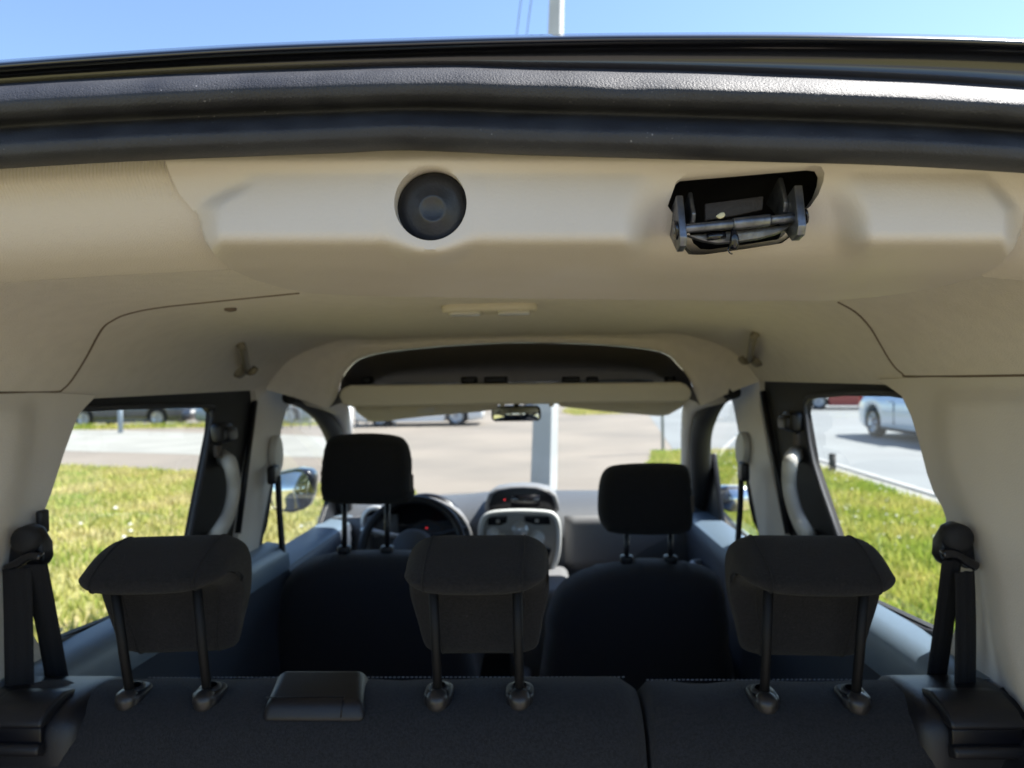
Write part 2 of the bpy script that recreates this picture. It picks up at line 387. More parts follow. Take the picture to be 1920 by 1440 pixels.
def flowers(name, poly, bounds, n, r, m, label):
    x0, x1, y0, y1 = bounds; V = []; Fc = []
    for _ in range(n):
        x, y = rng.uniform(x0, x1), rng.uniform(y0, y1)
        if not inside(poly, x, y): continue
        z = rng.uniform(0.05, 0.12); o = len(V); q = r*rng.uniform(0.6, 1.3)
        V += [(x+q, y, z), (x, y+q, z), (x-q, y, z), (x, y-q, z), (x, y, z+q*.8), (x, y, z-q*.6)]
        Fc += [(o, o+1, o+4), (o+1, o+2, o+4), (o+2, o+3, o+4), (o+3, o, o+4), (o+1, o, o+5), (o+2, o+1, o+5), (o+3, o+2, o+5), (o, o+3, o+5)]
    me = bpy.data.meshes.new(name); me.from_pydata(V, [], Fc); me.materials.append(M[m])
    o = bpy.data.objects.new(name, me); _link(o, (0, 0, 0), None); return tag(o, label, 'wildflowers', kind='stuff')
mat('seedhead', (0.62, 0.60, 0.50), 0.9)
flowers('wildflowers', RG, (3.0, 4.7, 6, 14), 230, 0.018, 'seedhead', 'pale seed heads along the kerb in the right grass')
flowers('wildflowers', LG, (-7, -2.0, 4, 9), 40, 0.03, 'seedhead', 'few white seed heads in the left grass')

# ------------------------------------------------------------------ concrete lamp post
mat('concrete', (0.58, 0.59, 0.59), 0.85, bump=0.6, scale=60, var=0.22, vscale=2.5)
def lamp_post():
    Y = 5.6; b = atY(1021, 850, Y); t = atY(1043, 30, Y); ax = (t-b)/(t.z-b.z); base = b-ax*b.z
    root = empty('lamp_post', base, 'pale concrete post straight ahead, seen through the windscreen and above the roof', 'post')
    V = []; Fc = []; H = 9.0; n = 12
    for i in range(n+1):
        z = H*i/n; c = base+ax*z; wd = 0.114-0.0135*z*0.9
        pts = spline([(-wd, -wd*.75, 0), (wd*.45, -wd*.98, 0), (wd, -wd*.15, 0), (wd*.8, wd, 0), (-wd*.8, wd, 0)], 1, True)
        for p in pts: V.append(c+Vector((p[0], p[1], 0)))
    for i in range(n):
        for k in range(5): a = i*5+k; d = i*5+(k+1) % 5; Fc.append((a, d, d+5, a+5))
    Fc += [tuple(range(5)), tuple(range(n*5, n*5+5))]
    mk('shaft', V, Fc, 'concrete', root, smooth=False, bevel=0.012)
    top = base+ax*H
    tube('bracket', [top-ax*.25, top+Vector((0, 0, .35)), top+Vector((-.4, .3, .75)), top+Vector((-1.2, .8, .9))], 0.03, 'silver', root)
    box('lamp_head', top+Vector((-1.45, .95, .9)), (0.55, 0.22, 0.12), 'greyplastic', root, 0.03)
    for dx in (-.12, .12): tube('insulator', [top+Vector((dx, 0, -.4)), top+Vector((dx*2.2, 0, -.3))], 0.02, 'silver', root)
lamp_post()
mat('cable', (0.06, 0.06, 0.07), 0.7)
for k, px in enumerate((982, 1001)):
    a = atY(px, -40, 9.0); b_ = atY(px-14, 70, 9.4)
    d = (b_-a); P = [a-d*6+d*s for s in range(0, 14)]
    for q in P: q.z += 0
    tag(tube('overhead_cable', P, 0.006, 'cable', None, 5), ['thin dark drop cable in the sky, left of the pair', 'thin dark drop cable in the sky, nearer the post'][k], 'cable')

# ------------------------------------------------------------------ parked and passing cars
mat('tyre', (0.018, 0.018, 0.02), 0.8); mat('rim', (0.55, 0.56, 0.58), 0.3, 0.8); mat('carglass', (0.02, 0.028, 0.035), 0.06, spec=0.8)
mat('carwhite', (0.72, 0.73, 0.74), 0.25, coat=1.0); mat('cardark', (0.035, 0.045, 0.065), 0.25, 0.4, coat=1.0); mat('carblue', (0.16, 0.24, 0.33), 0.28, 0.4, coat=1.0)
mat('carred', (0.35, 0.035, 0.03), 0.3, coat=1.0); mat('carsilver', (0.42, 0.44, 0.46), 0.28, 0.6, coat=1.0); mat('carpale', (0.56, 0.63, 0.69), 0.25, 0.1, coat=1.0)
mat('headlamp', (0.75, 0.77, 0.80), 0.1, 0.3); mat('taillamp', (0.45, 0.02, 0.02), 0.15)
def car(loc, rz, m, label, L=4.3, W=1.76, H=1.47, wb=2.6, suv=False, group=None):
    root = empty('parked_car' if not suv else 'suv', loc, label, 'car', group); root.rotation_euler.z = rz
    R = 0.33 if not suv else 0.36; ya = (wb/2, -wb/2); gl = 0.20 if suv else 0.16; belt = 0.92 if not suv else 1.02
    def part(name, V, Fc, mm, par=None, **k):
        me_par = par or root
        c = sum((Vector(v) for v in V), Vector())/len(V)
        o = mk(name, V, Fc, mm, None, **k); o.parent = me_par
        if par is not None: o.location = Vector(o.location)-Vector(par.get('_c', (0, 0, 0)))
        o['_c'] = tuple(c); return o
    # lower body: dense stations so that the wheel arches are real openings
    ys = sorted(set([round(-L/2+L*i/60, 4) for i in range(61)]+[round(a+R*1.18*math.cos(t*PI/14), 4) for a in ya for t in range(15)]))
    def st(y):
        u = y/(L/2); zb = gl+0.06*max(0, abs(u)-.85)*6
        for a in ya:
            d = abs(y-a)
            if d < R*1.17: zb = max(zb, R+math.sqrt(max(0, (R*1.17)**2-d*d)))
        hw = W/2*(1-0.10*max(0, abs(u)-.72)**2/.0784*0.9)
        top = belt
        if u > .28: top = belt-0.16*((u-.28)/.72)**1.6-(0.12 if suv else .16)*max(0, (u-.86)/.14)**2
        if u < -.80: top = belt-0.10*((-u-.80)/.2)**2
        return hw, zb, top
    def ringf(y):
        hw, zb, top = st(y); zm = min(max(0.58, zb+.03), top-.05)
        h = [(hw*.93, zb), (hw*.985, zb+(zm-zb)*.25), (hw, zm), (hw*.985, zm+(top-zm)*.55), (hw*.93, top-.02), (hw*.80, top)]
        pts = h+[(0, top+.015)]+[(-x, z) for x, z in h[::-1]]
        return [Vector((x, y, z)) for x, z in pts]
    rings = [ringf(y) for y in ys]; k = len(rings[0]); V = [p for r in rings for p in r]; Fc = []
    for i in range(len(rings)-1):
        for j in range(k): a = i*k+j; b = i*k+(j+1) % k; Fc.append((a, b, b+k, a+k))
    Fc += [tuple(range(k)), tuple(range((len(rings)-1)*k, len(rings)*k))]
    body = part('body', V, Fc, m)
    # greenhouse
    g0, g1 = (-.47*L if suv else -.44*L), .21*L
    secs = [(g0, belt-.03, .84), (g0+.12*L*.5, belt+(H-belt)*.72, .76), (g0+.10*L, H-.03, .70), (-.10*L, H, .71), (.02*L, H-.01, .70), (.08*L, H-.07, .70), (g1, belt-.02, .82)]
    lows = [g0, g0+.03*L, g0+.08*L, -.1*L, .05*L, .12*L, g1]
    V = []; Fc = []
    for (y, z, f), y2 in zip(secs, lows):
        V += [Vector((-W/2*.86, y2, belt-.03)), Vector((-W/2*f*1.03, y, z-.04*(z > belt+.1))), Vector((-W/2*f*.85, y, z)), Vector((W/2*f*.85, y, z)), Vector((W/2*f*1.03, y, z-.04*(z > belt+.1))), Vector((W/2*.86, y2, belt-.03))]
    for i in range(len(secs)-1):
        for j in range(5): a = i*6+j; Fc.append((a, a+1, a+7, a+6))
    Fc += [(0, 1, 2, 3, 4, 5), tuple(range(6*len(secs)-6, 6*len(secs)))]
    part('windows', V, Fc, 'carglass', bevel=.01)
    V = []; Fc = []
    for i in range(2, 6):
        y, z, f = secs[i]
        V += [Vector((-W/2*f*1.04, y, z-.035)), Vector((-W/2*f*.85, y, z+.006)), Vector((W/2*f*.85, y, z+.006)), Vector((W/2*f*1.04, y, z-.035))]
    for i in range(3):
        for j in range(3): a = i*4+j; Fc.append((a, a+1, a+5, a+4))
    part('roof', V, Fc, m, solid=.02)
    for s in (-1, 1):
        for (i, j, y_lo) in ((5, 6, g1), (2, 0, g0), (3, 3, -.08*L)):
            y, z, f = secs[i]; P = [Vector((s*W/2*f*1.04, y, z-.03)), Vector((s*W/2*.875, y_lo, belt-.02))]
            part('pillar', *tube_mesh(P, .035, 6), m)
        part('door_seam', *boxv((s*W/2*.998, -.05*L, .62), (.012, .012, .52)), 'tyre')
        part('door_handle', *boxv((s*W/2*.985, -.10*L, belt-.13), (.04, .17, .03)), m, bevel=.008)
        part('wing_mirror', *boxv((s*(W/2+.07), .17*L, belt+.04), (.17, .10, .13)), m, bevel=.03)
        part('headlight', *boxv((s*W*.36, L/2-.10, belt-.26), (W*.2, .14, .14)), 'headlamp', bevel=.03)
        part('tail_light', *boxv((s*W*.42, -L/2+.03, belt-.10), (.16, .12, .26)), 'taillamp', bevel=.03)
        part('side_skirt', *boxv((s*W/2*.95, 0, gl+.05), (.06, wb-2.6*R, .09)), 'tyre' if suv else m, bevel=.02)
    for s in (-1, 1): part('bumper', *boxv((0, s*(L/2-.03), .42), (W*.86, .12, .24)), m, bevel=.05)
    part('number_plate', *boxv((0, -L/2-.035, .50), (.5, .012, .11)), 'sticker', bevel=.004)
    for a in ya:
        for s in (-1, 1):
            c = Vector((s*(W/2-.12), a, R)); ax = Vector((s, 0, 0))
            wh = part('wheel', *lathe(c, ax, [(R*.60, -.09), (R*.95, -.10), (R, -.06), (R, .06), (R*.95, .10), (R*.66, .105), (R*.64, .07)]), 'tyre')
            V, Fc = lathe(c, ax, [(R*.66, .098), (R*.60, .102), (R*.58, .05), (R*.15, .05), (R*.14, .085), (0, .088)], 20)
            ms = [(V, Fc)]
            for q in range(5):
                an = 2*PI*q/5; dv = Vector((0, math.cos(an), math.sin(an)))
                ms.append(tube_mesh([c+ax*.085+dv*R*.12, c+ax*.092+dv*R*.61], [R*.10, R*.07], 6))
            part('rim', *join(*ms), 'rim', wh)
    part('underbody', *boxv((0, 0, gl+.12), (W*.72, L*.92, .2)), 'tyre')
    for o in root.children:
        if '_c' in o: del o['_c']
        for q in o.children:
            if '_c' in q: del q['_c']
    return root
def gpos(px, py): p = atZ(px, py, 0); return p
def place(px0, py0, px1, py1):
    """ground centre and heading of a car whose near-side wheels touch the ground at two pixels (rear, front)"""
    a, b = gpos(px0, py0), gpos(px1, py1); return a, b
car((-15.2, 26.2, 0), PI/2, 'cardark', 'dark parked car beyond the left rear window, behind the blue grey post', wb=2.75, L=4.55, W=1.8)
car((-10.2, 26.0, 0), PI/2*1.0, 'carblue', 'blue grey parked car to the right of the dark one, left rear window', wb=2.6)
car((-3.95, 24.3, 0), -PI/2, 'carwhite', 'white car seen side on through the windscreen, under the left sun visor', wb=2.55, L=4.25)
car((-1.7, 36.5, 0), -PI/2, 'carwhite', 'white car far back, just left of the rear view mirror', wb=2.6)
car((9.0, 16.2, 0), PI, 'carpale', 'pale silver blue SUV driving on the road beyond the right rear window', wb=2.55, L=4.3, W=1.82, H=1.66, suv=True)
car((13.2, 30.5, 0), math.radians(70), 'carred', 'small red car across the road, behind the pale SUV', wb=2.5, L=4.0)

# fence and posts
mat('fencemetal', (0.30, 0.34, 0.38), 0.5, 0.4); mat('postpaint', (0.30, 0.36, 0.42), 0.6); mat('postdark', (0.05, 0.045, 0.04), 0.8)
fr = empty('metal_fence', (-6.8, 23.6, 0), 'grey bar fence beyond the yard, seen in the left front window', 'fence')
for i in range(13): tube('post' if i % 4 == 0 else 'bar', [(-8.6+i*0.32, 23.6, 0), (-8.6+i*0.32, 23.6, 1.15)], 0.035 if i % 4 == 0 else 0.016, 'fencemetal', fr, 6)
for z in (0.2, 1.05): tube('rail', [(-8.6, 23.6, z), (-4.76, 23.6, z)], 0.022, 'fencemetal', fr, 6)
def short_post(p, h, r, m, label):
    root = empty('post', p, label, 'post')
    tube('shaft', [p, p+Vector((0, 0, h))], r, m, root, 10); tube('cap', [p+Vector((0, 0, h-.004)), p+Vector((0, 0, h+.02))], [r*1.15, r*.8], m, root, 10)
short_post(atZ(226, 812, 0), 1.6, 0.075, 'postpaint', 'blue grey post before the parked cars, in the left rear window')
short_post(atZ(1561, 893, 0), 0.33, 0.05, 'postdark', 'short dark stump in the right grass by the kerb')
short_post(atZ(1243, 850, 0), 2.2, 0.03, 'fencemetal', 'thin grey sign post at the right edge of the windscreen')
short_post(atZ(655, 815, 0), 1.0, 0.10, 'carwhite', 'white bollard at the left edge of the windscreen')

# ================================================================== THE VAN
van = empty('van', (0, 2.4, 0), 'dark van seen from behind through its open tailgate, beige lining and black seats', 'van')

# ---- outer shell
SEALT = [(-800, 245), (-400, 192), (0, 157), (240, 143), (480, 132), (720, 124), (850, 122), (960, 125), (1200, 130), (1440, 138), (1700, 149), (1920, 163), (2300, 200), (2700, 255)]
SEALB = [(-800, 410), (-400, 350), (0, 317), (240, 303), (480, 293), (640, 287), (750, 282), (850, 285), (960, 290), (1200, 297), (1440, 304), (1600, 308), (1920, 325), (2300, 362), (2700, 415)]
ROOFT = [(-800, 195), (-400, 146), (0, 112), (240, 95), (480, 81), (720, 72), (960, 65), (1200, 61), (1440, 60), (1700, 63), (1920, 70), (2300, 98), (2700, 150)]
PXS = [-800+3500*i/140 for i in range(141)]
# roof: rear edge traced, then the crown of the panel running forward
def roof_pt(i, j):
    px = PXS[i]; t, s = interp(ROOFT, px), interp(SEALT, px)
    if j == 0: return atY(px, s+6, 0.500)
    if j == 1: return atY(px, s-6, 0.503)
    if j == 2: return atY(px, t+24, 0.498)
    if j == 3: return atY(px, t+18, 0.482)
    if j == 4: return atY(px, t+12, 0.478)
    if j == 5: return atY(px, t+5, 0.484)
    p = atY(px, t, 0.496)
    if j == 6: return p
    k = (0.03, 0.12, 0.5, 1.0, 1.5, 1.9, 2.1)[j-7]; x = p.x*(1+0.12*min(1, k*3))
    return Vector((x, 0.496+k, p.z+0.012*min(1, k/.1)-0.05*max(0, k-1.2)**2-0.02*(k > 1.95)))
V, Fc = grid(len(PXS), 14, roof_pt); mk('roof_panel', V, Fc, 'paint', van)
# weather seal of the tailgate opening: a fat bulb and a lip below it
PROF = [(0, .492), (.012, .482), (.06, .4655), (.13, .4575), (.22, .4535), (.32, .4555), (.41, .463), (.475, .4755), (.52, .4775), (.57, .472), (.635, .4625), (.72, .4575), (.82, .459), (.91, .4655), (.975, .4775), (1.0, .494)]
NS = 61
def seal_pt(i, j):
    px = PXS2[i]; t = j/(NS-1); a, b = interp(SEALT, px), interp(SEALB, px)
    dent = 0.0022*math.exp(-((px-1175)/60)**2)*math.exp(-((t-.15)/.12)**2)+0.0016*math.exp(-((px-770)/130)**2)*math.exp(-((t-.8)/.2)**2)
    wob = 0.0007*math.sin(px*.013+t*3)+0.0005*math.sin(px*.031+1.3)
    return atY(px, a+(b-a)*t, interp(PROF, t)+dent+wob)
PXS2 = [-800+3500*i/280 for i in range(281)]
V, Fc = grid(len(PXS2), NS, seal_pt); mk('weather_seal', V, Fc, 'rubber', van)
# opening side posts below the header (left and right D-pillars) with seal
for s in (-1, 1):
    p0 = atY(-800 if s < 0 else 2700, 330, .47)
    P = spline([p0+Vector((-s*.02, 0, .02)), p0+Vector((s*.03, .01, -.06)), (s*.66, .48, 1.35), (s*.69, .46, .9), (s*.69, .45, .5)], 6)
    tube('opening_seal', P, .022, 'rubber', van)
    tube('rear_pillar', [Vector((p.x+s*.06, p.y+.05, p.z)) for p in P], .055, 'paint', van, 12)

# ---- body sides in the Y-Z plane with window openings
WIN_L = [(40, 1224), (48, 1110), (66, 970), (140, 778), (165, 766), (385, 761), (397, 774), (394, 810), (355, 1010), (338, 1106)]
WIN_R = [(1812, 1208), (1800, 1100), (1790, 1000), (1752, 880), (1712, 744), (1535, 742), (1512, 750), (1509, 775), (1525, 870), (1572, 1010), (1598, 1108)]
DOOR_L = [(486, 1052), (505, 930), (524, 830), (530, 770), (545, 757), (572, 765), (604, 795), (622, 830), (634, 880), (640, 965), (600, 992)]
DOOR_R = [(1424, 1022), (1408, 930), (1388, 820), (1376, 758), (1362, 756), (1345, 775), (1334, 810), (1330, 860), (1338, 930), (1352, 968), (1370, 985)]
def yz(poly, X): return [(atX(a, b, X).y, atX(a, b, X).z) for a, b in poly]
def grow(poly, d):
    cx = sum(p[0] for p in poly)/len(poly); cy = sum(p[1] for p in poly)/len(poly)
    return [(x+d*(1 if x > cx else -1), y+d*(1 if y > cy else -1)) for x, y in poly]
for s, wa, wb_ in ((-1, WIN_L, DOOR_L), (1, WIN_R, DOOR_R)):
    X = s*.716
    h1 = grow(yz(wa, X), .022); h2 = grow(yz(wb_, X), .022)
    out = [(.52, .35), (4.1, .35), (4.15, .75), (3.9, .98), (3.1, 1.06), (2.95, 1.12), (2.55, 1.60), (2.3, 1.76), (1.9, 1.80), (.52, 1.82)]
    V2, T = cdt(out, [h1, h2], .07)
    V, Fc = lipped(V2, T, lambda a, b: Vector((s*(.716+.14*sm(1.20, .92, b)-.03*sm(1.5, 1.8, b)), a, b)), Vector((-s*.012, 0, 0)))
    mk('body_side', V, Fc, 'paint', van, fix=False)
# bonnet, nose, tailgate, wheels: outside the picture but part of the vehicle
V, Fc = grid(9, 7, lambda i, j: Vector(((-1+i/4)*.78, 3.05+j*.19, 1.06-.10*(j/6)**1.5-.22*max(0, j-4.5)/1.5-.06*abs(-1+i/4)**3)))
mk('bonnet', V, Fc, 'paint', van)
V, Fc = boxv((0, 4.18, .58), (1.6, .16, .48)); mk('front_bumper', V, Fc, 'paint', van, bevel=.06, segs=4)
V, Fc = boxv((0, 2.35, .42), (1.36, 3.6, .12)); mk('floor', V, Fc, 'carpet', van, bevel=.01)
for a in (1.0, 3.6):
    for s in (-1, 1):
        c = Vector((s*.78, a, .31)); ax = Vector((s, 0, 0))
        wh = mk('wheel', *lathe(c, ax, [(.19, -.09), (.30, -.1), (.31, -.06), (.31, .06), (.30, .09), (.2, .1), (.19, .06), (.01, .06)]), 'tyre', van)
        mk('hub_cap', *lathe(c, ax, [(.19, .085), (.17, .10), (.05, .09), (.001, .1)]), 'rim', wh)
tg = [Vector((x, .40-y*.86, 1.99+.62*y)) for y in (0, 1.15) for x in (-.60, .60)]
gate = prism('tailgate', [tg[0], tg[1], tg[3]+Vector((.04, 0, 0)), tg[2]-Vector((.04, 0, 0))], (0, .0, .05), 'paint', van, .015)
prism('gate_lining', [tg[0]+Vector((.06, -.05, -.012)), tg[1]+Vector((-.06, -.05, -.012)), tg[3]+Vector((-.04, .06, -.012)), tg[2]+Vector((.04, .06, -.012))], (0, 0, .01), 'blackmatt', gate, .004)

# ---- rear header trim (plastic) with its round opening and hinge cut-out
BORD = [(306, 292), (318, 325), (335, 362), (356, 388), (371, 404), (376, 425), (385, 452), (405, 482), (435, 506), (475, 524), (520, 537), (580, 548), (700, 553), (960, 557), (1200, 560), (1400, 562), (1550, 562), (1640, 556), (1700, 549), (1770, 537), (1835, 519), (1875, 496), (1902, 464), (1915, 430), (1921, 390), (1926, 340), (1930, 312)]
top = [(px, interp(SEALB, px)-14) for px in range(1926, 306, -40)]
CIRC = (807, 381); CR = 68
hole_c = [(CIRC[0]+CR*math.cos(a), CIRC[1]+CR*1.03*math.sin(a)) for a in [2*PI*k/64 for k in range(64)]]
HINGE = [(1252, 386), (1262, 358), (1268, 341), (1281, 331), (1400, 321), (1524, 310), (1540, 312), (1546, 324), (1544, 340), (1535, 364), (1520, 386), (1500, 402), (1478, 424), (1471, 440), (1459, 449), (1395, 459), (1330, 468), (1313, 467), (1300, 456), (1290, 430), (1264, 404)]
def rbox(x, y, x0, x1, y0, y1, r, soft):
    """1 inside a rounded rectangle fading to 0 outside over soft"""
    dx = max(x0+r-x, x-(x1-r), 0); dy = max(y0+r-y, y-(y1-r), 0); return 1-sm(r-soft, r, math.hypot(dx, dy))
TB = [(255, .504), (285, .500), (302, .498), (330, .505), (380, .515), (430, .528), (470, .548), (505, .59), (545, .70), (575, .78)]
TP = [(255, .504), (285, .500), (302, .498), (325, .5025), (345, .5025), (436, .5035), (452, .507), (466, .520), (482, .545), (505, .585), (545, .70), (575, .78)]
TF = [(255, .504), (285, .500), (302, .498), (325, .5025), (345, .5025), (520, .5045)]
def trimY(px, py):
    d = interp(TB, py); f = interp(TF, py); q = interp(TP, py)
    edge = 1205+14*sm(420, 330, py)
    left = 372+70*sm(402, 340, py)**1.5
    p1 = sm(left-14, left+44, px)*sm(edge+32, edge-40, px)
    p2 = sm(1560, 1640, px+20*sm(420, 340, py))*sm(1918, 1880, px+40*sm(400, 335, py))
    d = d+(q-d)*max(p1, p2)
    v = rbox(px, py, 1215, 1585, 300, 540, 110, 105); d += .005*v
    r = math.hypot(px-CIRC[0], (py-CIRC[1])/1.03); m = 1-sm(82, 122, r)
    d = d*(1-m)+min(d, f-.001)*m
    return d
outl = BORD+top
V2, T = cdt(outl, [hole_c, HINGE], 7)
def trim_off(p): return Vector((0, .012, .0))
V, Fc = lipped(V2, T, lambda a, b: atY(a, b, trimY(a, b)), trim_off)
tr = mk('rear_header_trim', V, Fc, 'trim', van, fix=False)
m_ = tr.modifiers.new('edges', 'EDGE_SPLIT'); m_.split_angle = math.radians(55)
# round blank plug set back in its opening
c0 = atY(CIRC[0], CIRC[1], .5025); px1 = .5065/F
ax = Vector((0, -1, -.08)).normalized()
plug = mk('round_plug', *lathe(c0+Vector((0, .0165, -.001)), ax, [(.0275, -.003), (.0268, -.001), (.0255, .0005), (.0225, .0028), (.018, .0045), (.0108, .0056), (.0102, .0061), (.0080, .0062), (.0074, .0057), (.0001, .0060)], 48), 'plugmat', tr)
mk('plug_sleeve', *lathe(c0+Vector((0, .0165, -.001)), ax, [(.0274, -.01), (.0274, .010)], 48), 'trim', tr)

# ---- hinge of the tailgate in its pocket
hp = [atY(x, y, .535) for x, y in HINGE]; cen = sum(hp, Vector())/len(hp)
V = [cen+(p-cen)*1.12 for p in hp]+[cen+(p-cen)*1.12+Vector((0, .075, .012)) for p in hp]; n = len(hp)
pocket = mk('hinge_pocket', V, [(i, (i+1) % n, n+(i+1) % n, n+i) for i in range(n)]+[tuple(range(n, 2*n))], 'blackmatt', tr)
hinge = tube('tailgate_hinge', [atY(1262, 431, .508), atY(1376, 420, .508)], .0034, 'metal', van, 16, bevel=.0006)
mk('hinge_sleeve', *tube_mesh([atY(1374, 420.5, .508), atY(1378, 420, .508), atY(1440, 413, .508), atY(1443, 413, .508)], [.0040, .0044, .0044, .0040], 16), 'metal', hinge)
tube('hinge_pin', [atY(1440, 413.5, .508), atY(1500, 407, .508)], .0033, 'metal', hinge, 16)
def arm(x0, y0, x1, y1, wpx, Y0, name, dpt=.045, rr=.005):
    """flat steel arm seen edge on, running from the pocket to the pin"""
    a, b = atY(x0, y0, Y0), atY(x1, y1, Y0-.003); hw = wpx/2*Y0/F
    pts = [a+Vector((-hw, .0, 0)), b+Vector((-hw, -.006, .004)), b+Vector((-hw, -.003, -.002)), b+Vector((-hw, .008, -.004)), a+Vector((-hw, dpt, -.012))]
    return prism(name, pts, (2*hw, 0, 0), 'metal', hinge, .0007)
arm(1274, 366, 1279, 458, 13, .507, 'hinge_arm')
arm(1497, 347, 1499, 437, 15, .507, 'hinge_arm')
arm(1294, 360, 1298, 414, 8, .526, 'hinge_bracket', .03)
arm(1464, 332, 1470, 394, 9, .526, 'hinge_bracket', .03)
tube('pin_head', [atY(1264, 432, .507), atY(1270, 431, .507)], .0068, 'gloss', hinge, 18, bevel=.0008)
tube('pin_head', [atY(1506, 405, .508), atY(1511, 404, .508)], .0062, 'gloss', hinge, 18, bevel=.0008)
prism('stop_plate', [atY(x, y, .521) for x, y in ((1322, 382), (1432, 367), (1430, 393), (1380, 404), (1322, 414))], (0, .003, 0), 'plate', hinge, .0006)
cres = [(1288, 440), (1330, 437), (1400, 430), (1482, 420), (1478, 428), (1455, 438), (1425, 446), (1385, 452), (1345, 455), (1315, 450)]
prism('lower_plate', [atY(x, y, .517) for x, y in cres], (0, .004, -.001), 'metal', hinge, .0008)
tube('stop_pad', [atY(1326, 445, .512), atY(1360, 441, .512)], .0026, 'gloss', hinge, 10)
sc_ = [atY(1375, 430, .509), atY(1377, 445, .509), atY(1377, 456, .510), atY(1376, 467, .511)]
tube('screw', sc_, [.0015, .0032, .0036, .0028], 'gloss', hinge, 8)
tube('wire_end', spline([atY(1372, 462, .509), atY(1365, 466, .507), atY(1368, 474, .507), atY(1373, 476, .508)], 4), .0005, 'gloss', hinge, 6)
prism('dirt_fleck', [atY(x, y, .5035) for x, y in ((1342, 405), (1350, 399), (1357, 397), (1361, 401), (1358, 407), (1350, 410))], (0, .002, 0), 'debris', hinge, .0008)

# ---- fabric ends of the headliner on both sides of the trim
FY = [(280, .508), (320, .508), (345, .513), (400, .522), (450, .536), (490, .557), (515, .580), (540, .61)]
def fab(name, x0, x1, lip, nx, push=0):
    def pt(i, j):
        px = x0+(x1-x0)*i/(nx-1); a = interp(SEALB, px)-12; b = interp(lip, px)
        if j <= 24: t = j/24; y = a+(b-a)*t; return atY(px, y, interp(FY, 280+(y-a)*(250/(b-a)))+push)
        k = j-24; return atY(px, b+(1.0, .5, -3, -9)[k-1], .598+push+(.003, .008, .02, .05)[k-1])
    V, Fc = grid(nx, 29, pt); return mk(name, V, Fc, 'ribfabric', van)
m = mat('ribfabric', (0.58, 0.525, 0.485), 0.95, sheen=0.15)
n_ = m.node_tree.nodes; L_ = m.node_tree.links; b_ = n_['Principled BSDF']
tc = n_.new('ShaderNodeTexCoord'); wv = n_.new('ShaderNodeTexWave'); wv.bands_direction = 'X'; wv.inputs['Scale'].default_value = 115; wv.inputs['Distortion'].default_value = 1.5; wv.inputs['Detail'].default_value = 2
ns = n_.new('ShaderNodeTexNoise'); ns.inputs['Scale'].default_value = 900; ns.inputs['Detail'].default_value = 5
L_.new(tc.outputs['Object'], wv.inputs[0]); L_.new(tc.outputs['Object'], ns.inputs[0])
sep = n_.new('ShaderNodeSeparateXYZ'); L_.new(tc.outputs['Object'], sep.inputs[0])
mr = n_.new('ShaderNodeMapRange'); mr.inputs[1].default_value = 0.015; mr.inputs[2].default_value = 0.04; L_.new(sep.outputs[2], mr.inputs[0])
mu = n_.new('ShaderNodeMath'); mu.operation = 'MULTIPLY'; L_.new(wv.outputs[0], mu.inputs[0]); L_.new(mr.outputs[0], mu.inputs[1])
ad = n_.new('ShaderNodeMath'); ad.operation = 'MULTIPLY_ADD'; ad.inputs[1].default_value = 0.8; L_.new(ns.outputs[0], ad.inputs[0]); L_.new(mu.outputs[0], ad.inputs[2])
bp = n_.new('ShaderNodeBump'); bp.inputs['Strength'].default_value = 0.55; bp.inputs['Distance'].default_value = 0.0012; L_.new(ad.outputs[0], bp.inputs['Height']); L_.new(bp.outputs[0], b_.inputs['Normal'])
fab('headliner_end', -800, 442, [(-800, 585), (-400, 556), (0, 530), (250, 514), (435, 505), (640, 497)], 80)
fab('headliner_end', 1842, 2700, [(1780, 515), (1835, 518), (1920, 526), (2300, 556), (2700, 590)], 60, .022)

# ---- headliner: one moulded shell from the header to the front shelf
SEC = [(-.680, 1.594), (-.668, 1.610), (-.645, 1.640), (-.605, 1.678), (-.555, 1.708), (-.50, 1.726), (-.42, 1.735), (-.25, 1.740), (0, 1.742)]
SECF = spline([(x, 0, z) for x, z in SEC+[(-x, z) for x, z in SEC[-2::-1]]], 4)
YS = [.52, .585, .62, .7, .8, .9, 1.0, 1.1, 1.2, 1.3, 1.4, 1.5, 1.6, 1.7, 1.8, 1.9, 1.95]
def hl(i, j):
    p = SECF[j]; y = YS[i]; c = max(0, 1-abs(p.x)/.5)
    if i == 0: y = .584-.064*sm(.56, .64, abs(p.x))
    z = p.z-.010*sm(1.35, 1.95, y)*(1 if c > 0 else 0)*min(1, c*4)-.006*c*math.exp(-((y-1.42)/.07)**2)
    return Vector((p.x*(1-.06*sm(1.5, 1.95, y)*sm(.62, .5, abs(p.x))), y, z))
V, Fc = grid(len(YS), len(SECF), hl); head = mk('headliner', V, Fc, 'headliner', van)
from mathutils.bvhtree import BVHTree
bvh = BVHTree.FromPolygons(V, Fc)
def onhl(px, py):
    d = dirv(px, py).normalized(); h = bvh.ray_cast(CAM, d); return (h[0], h[1]) if h[0] else (None, None)
for pts in ([(-120, 737), (0, 736), (100, 735), (118, 729), (135, 711), (160, 672), (190, 618), (212, 600), (240, 588), (300, 576), (430, 562), (560, 549)],
            [(2050, 702), (1900, 704), (1715, 706), (1692, 700), (1672, 680), (1650, 644), (1632, 614), (1606, 586), (1572, 566)]):
    P = []
    for q in spline([(a, b, 0) for a, b in pts], 6):
        h, nn = onhl(q.x, q.y)
        if h: P.append(h)
    tube('seam', P, .0019, 'seam', head, 6)  # dark tube painted in place of the shadow gap between the panels
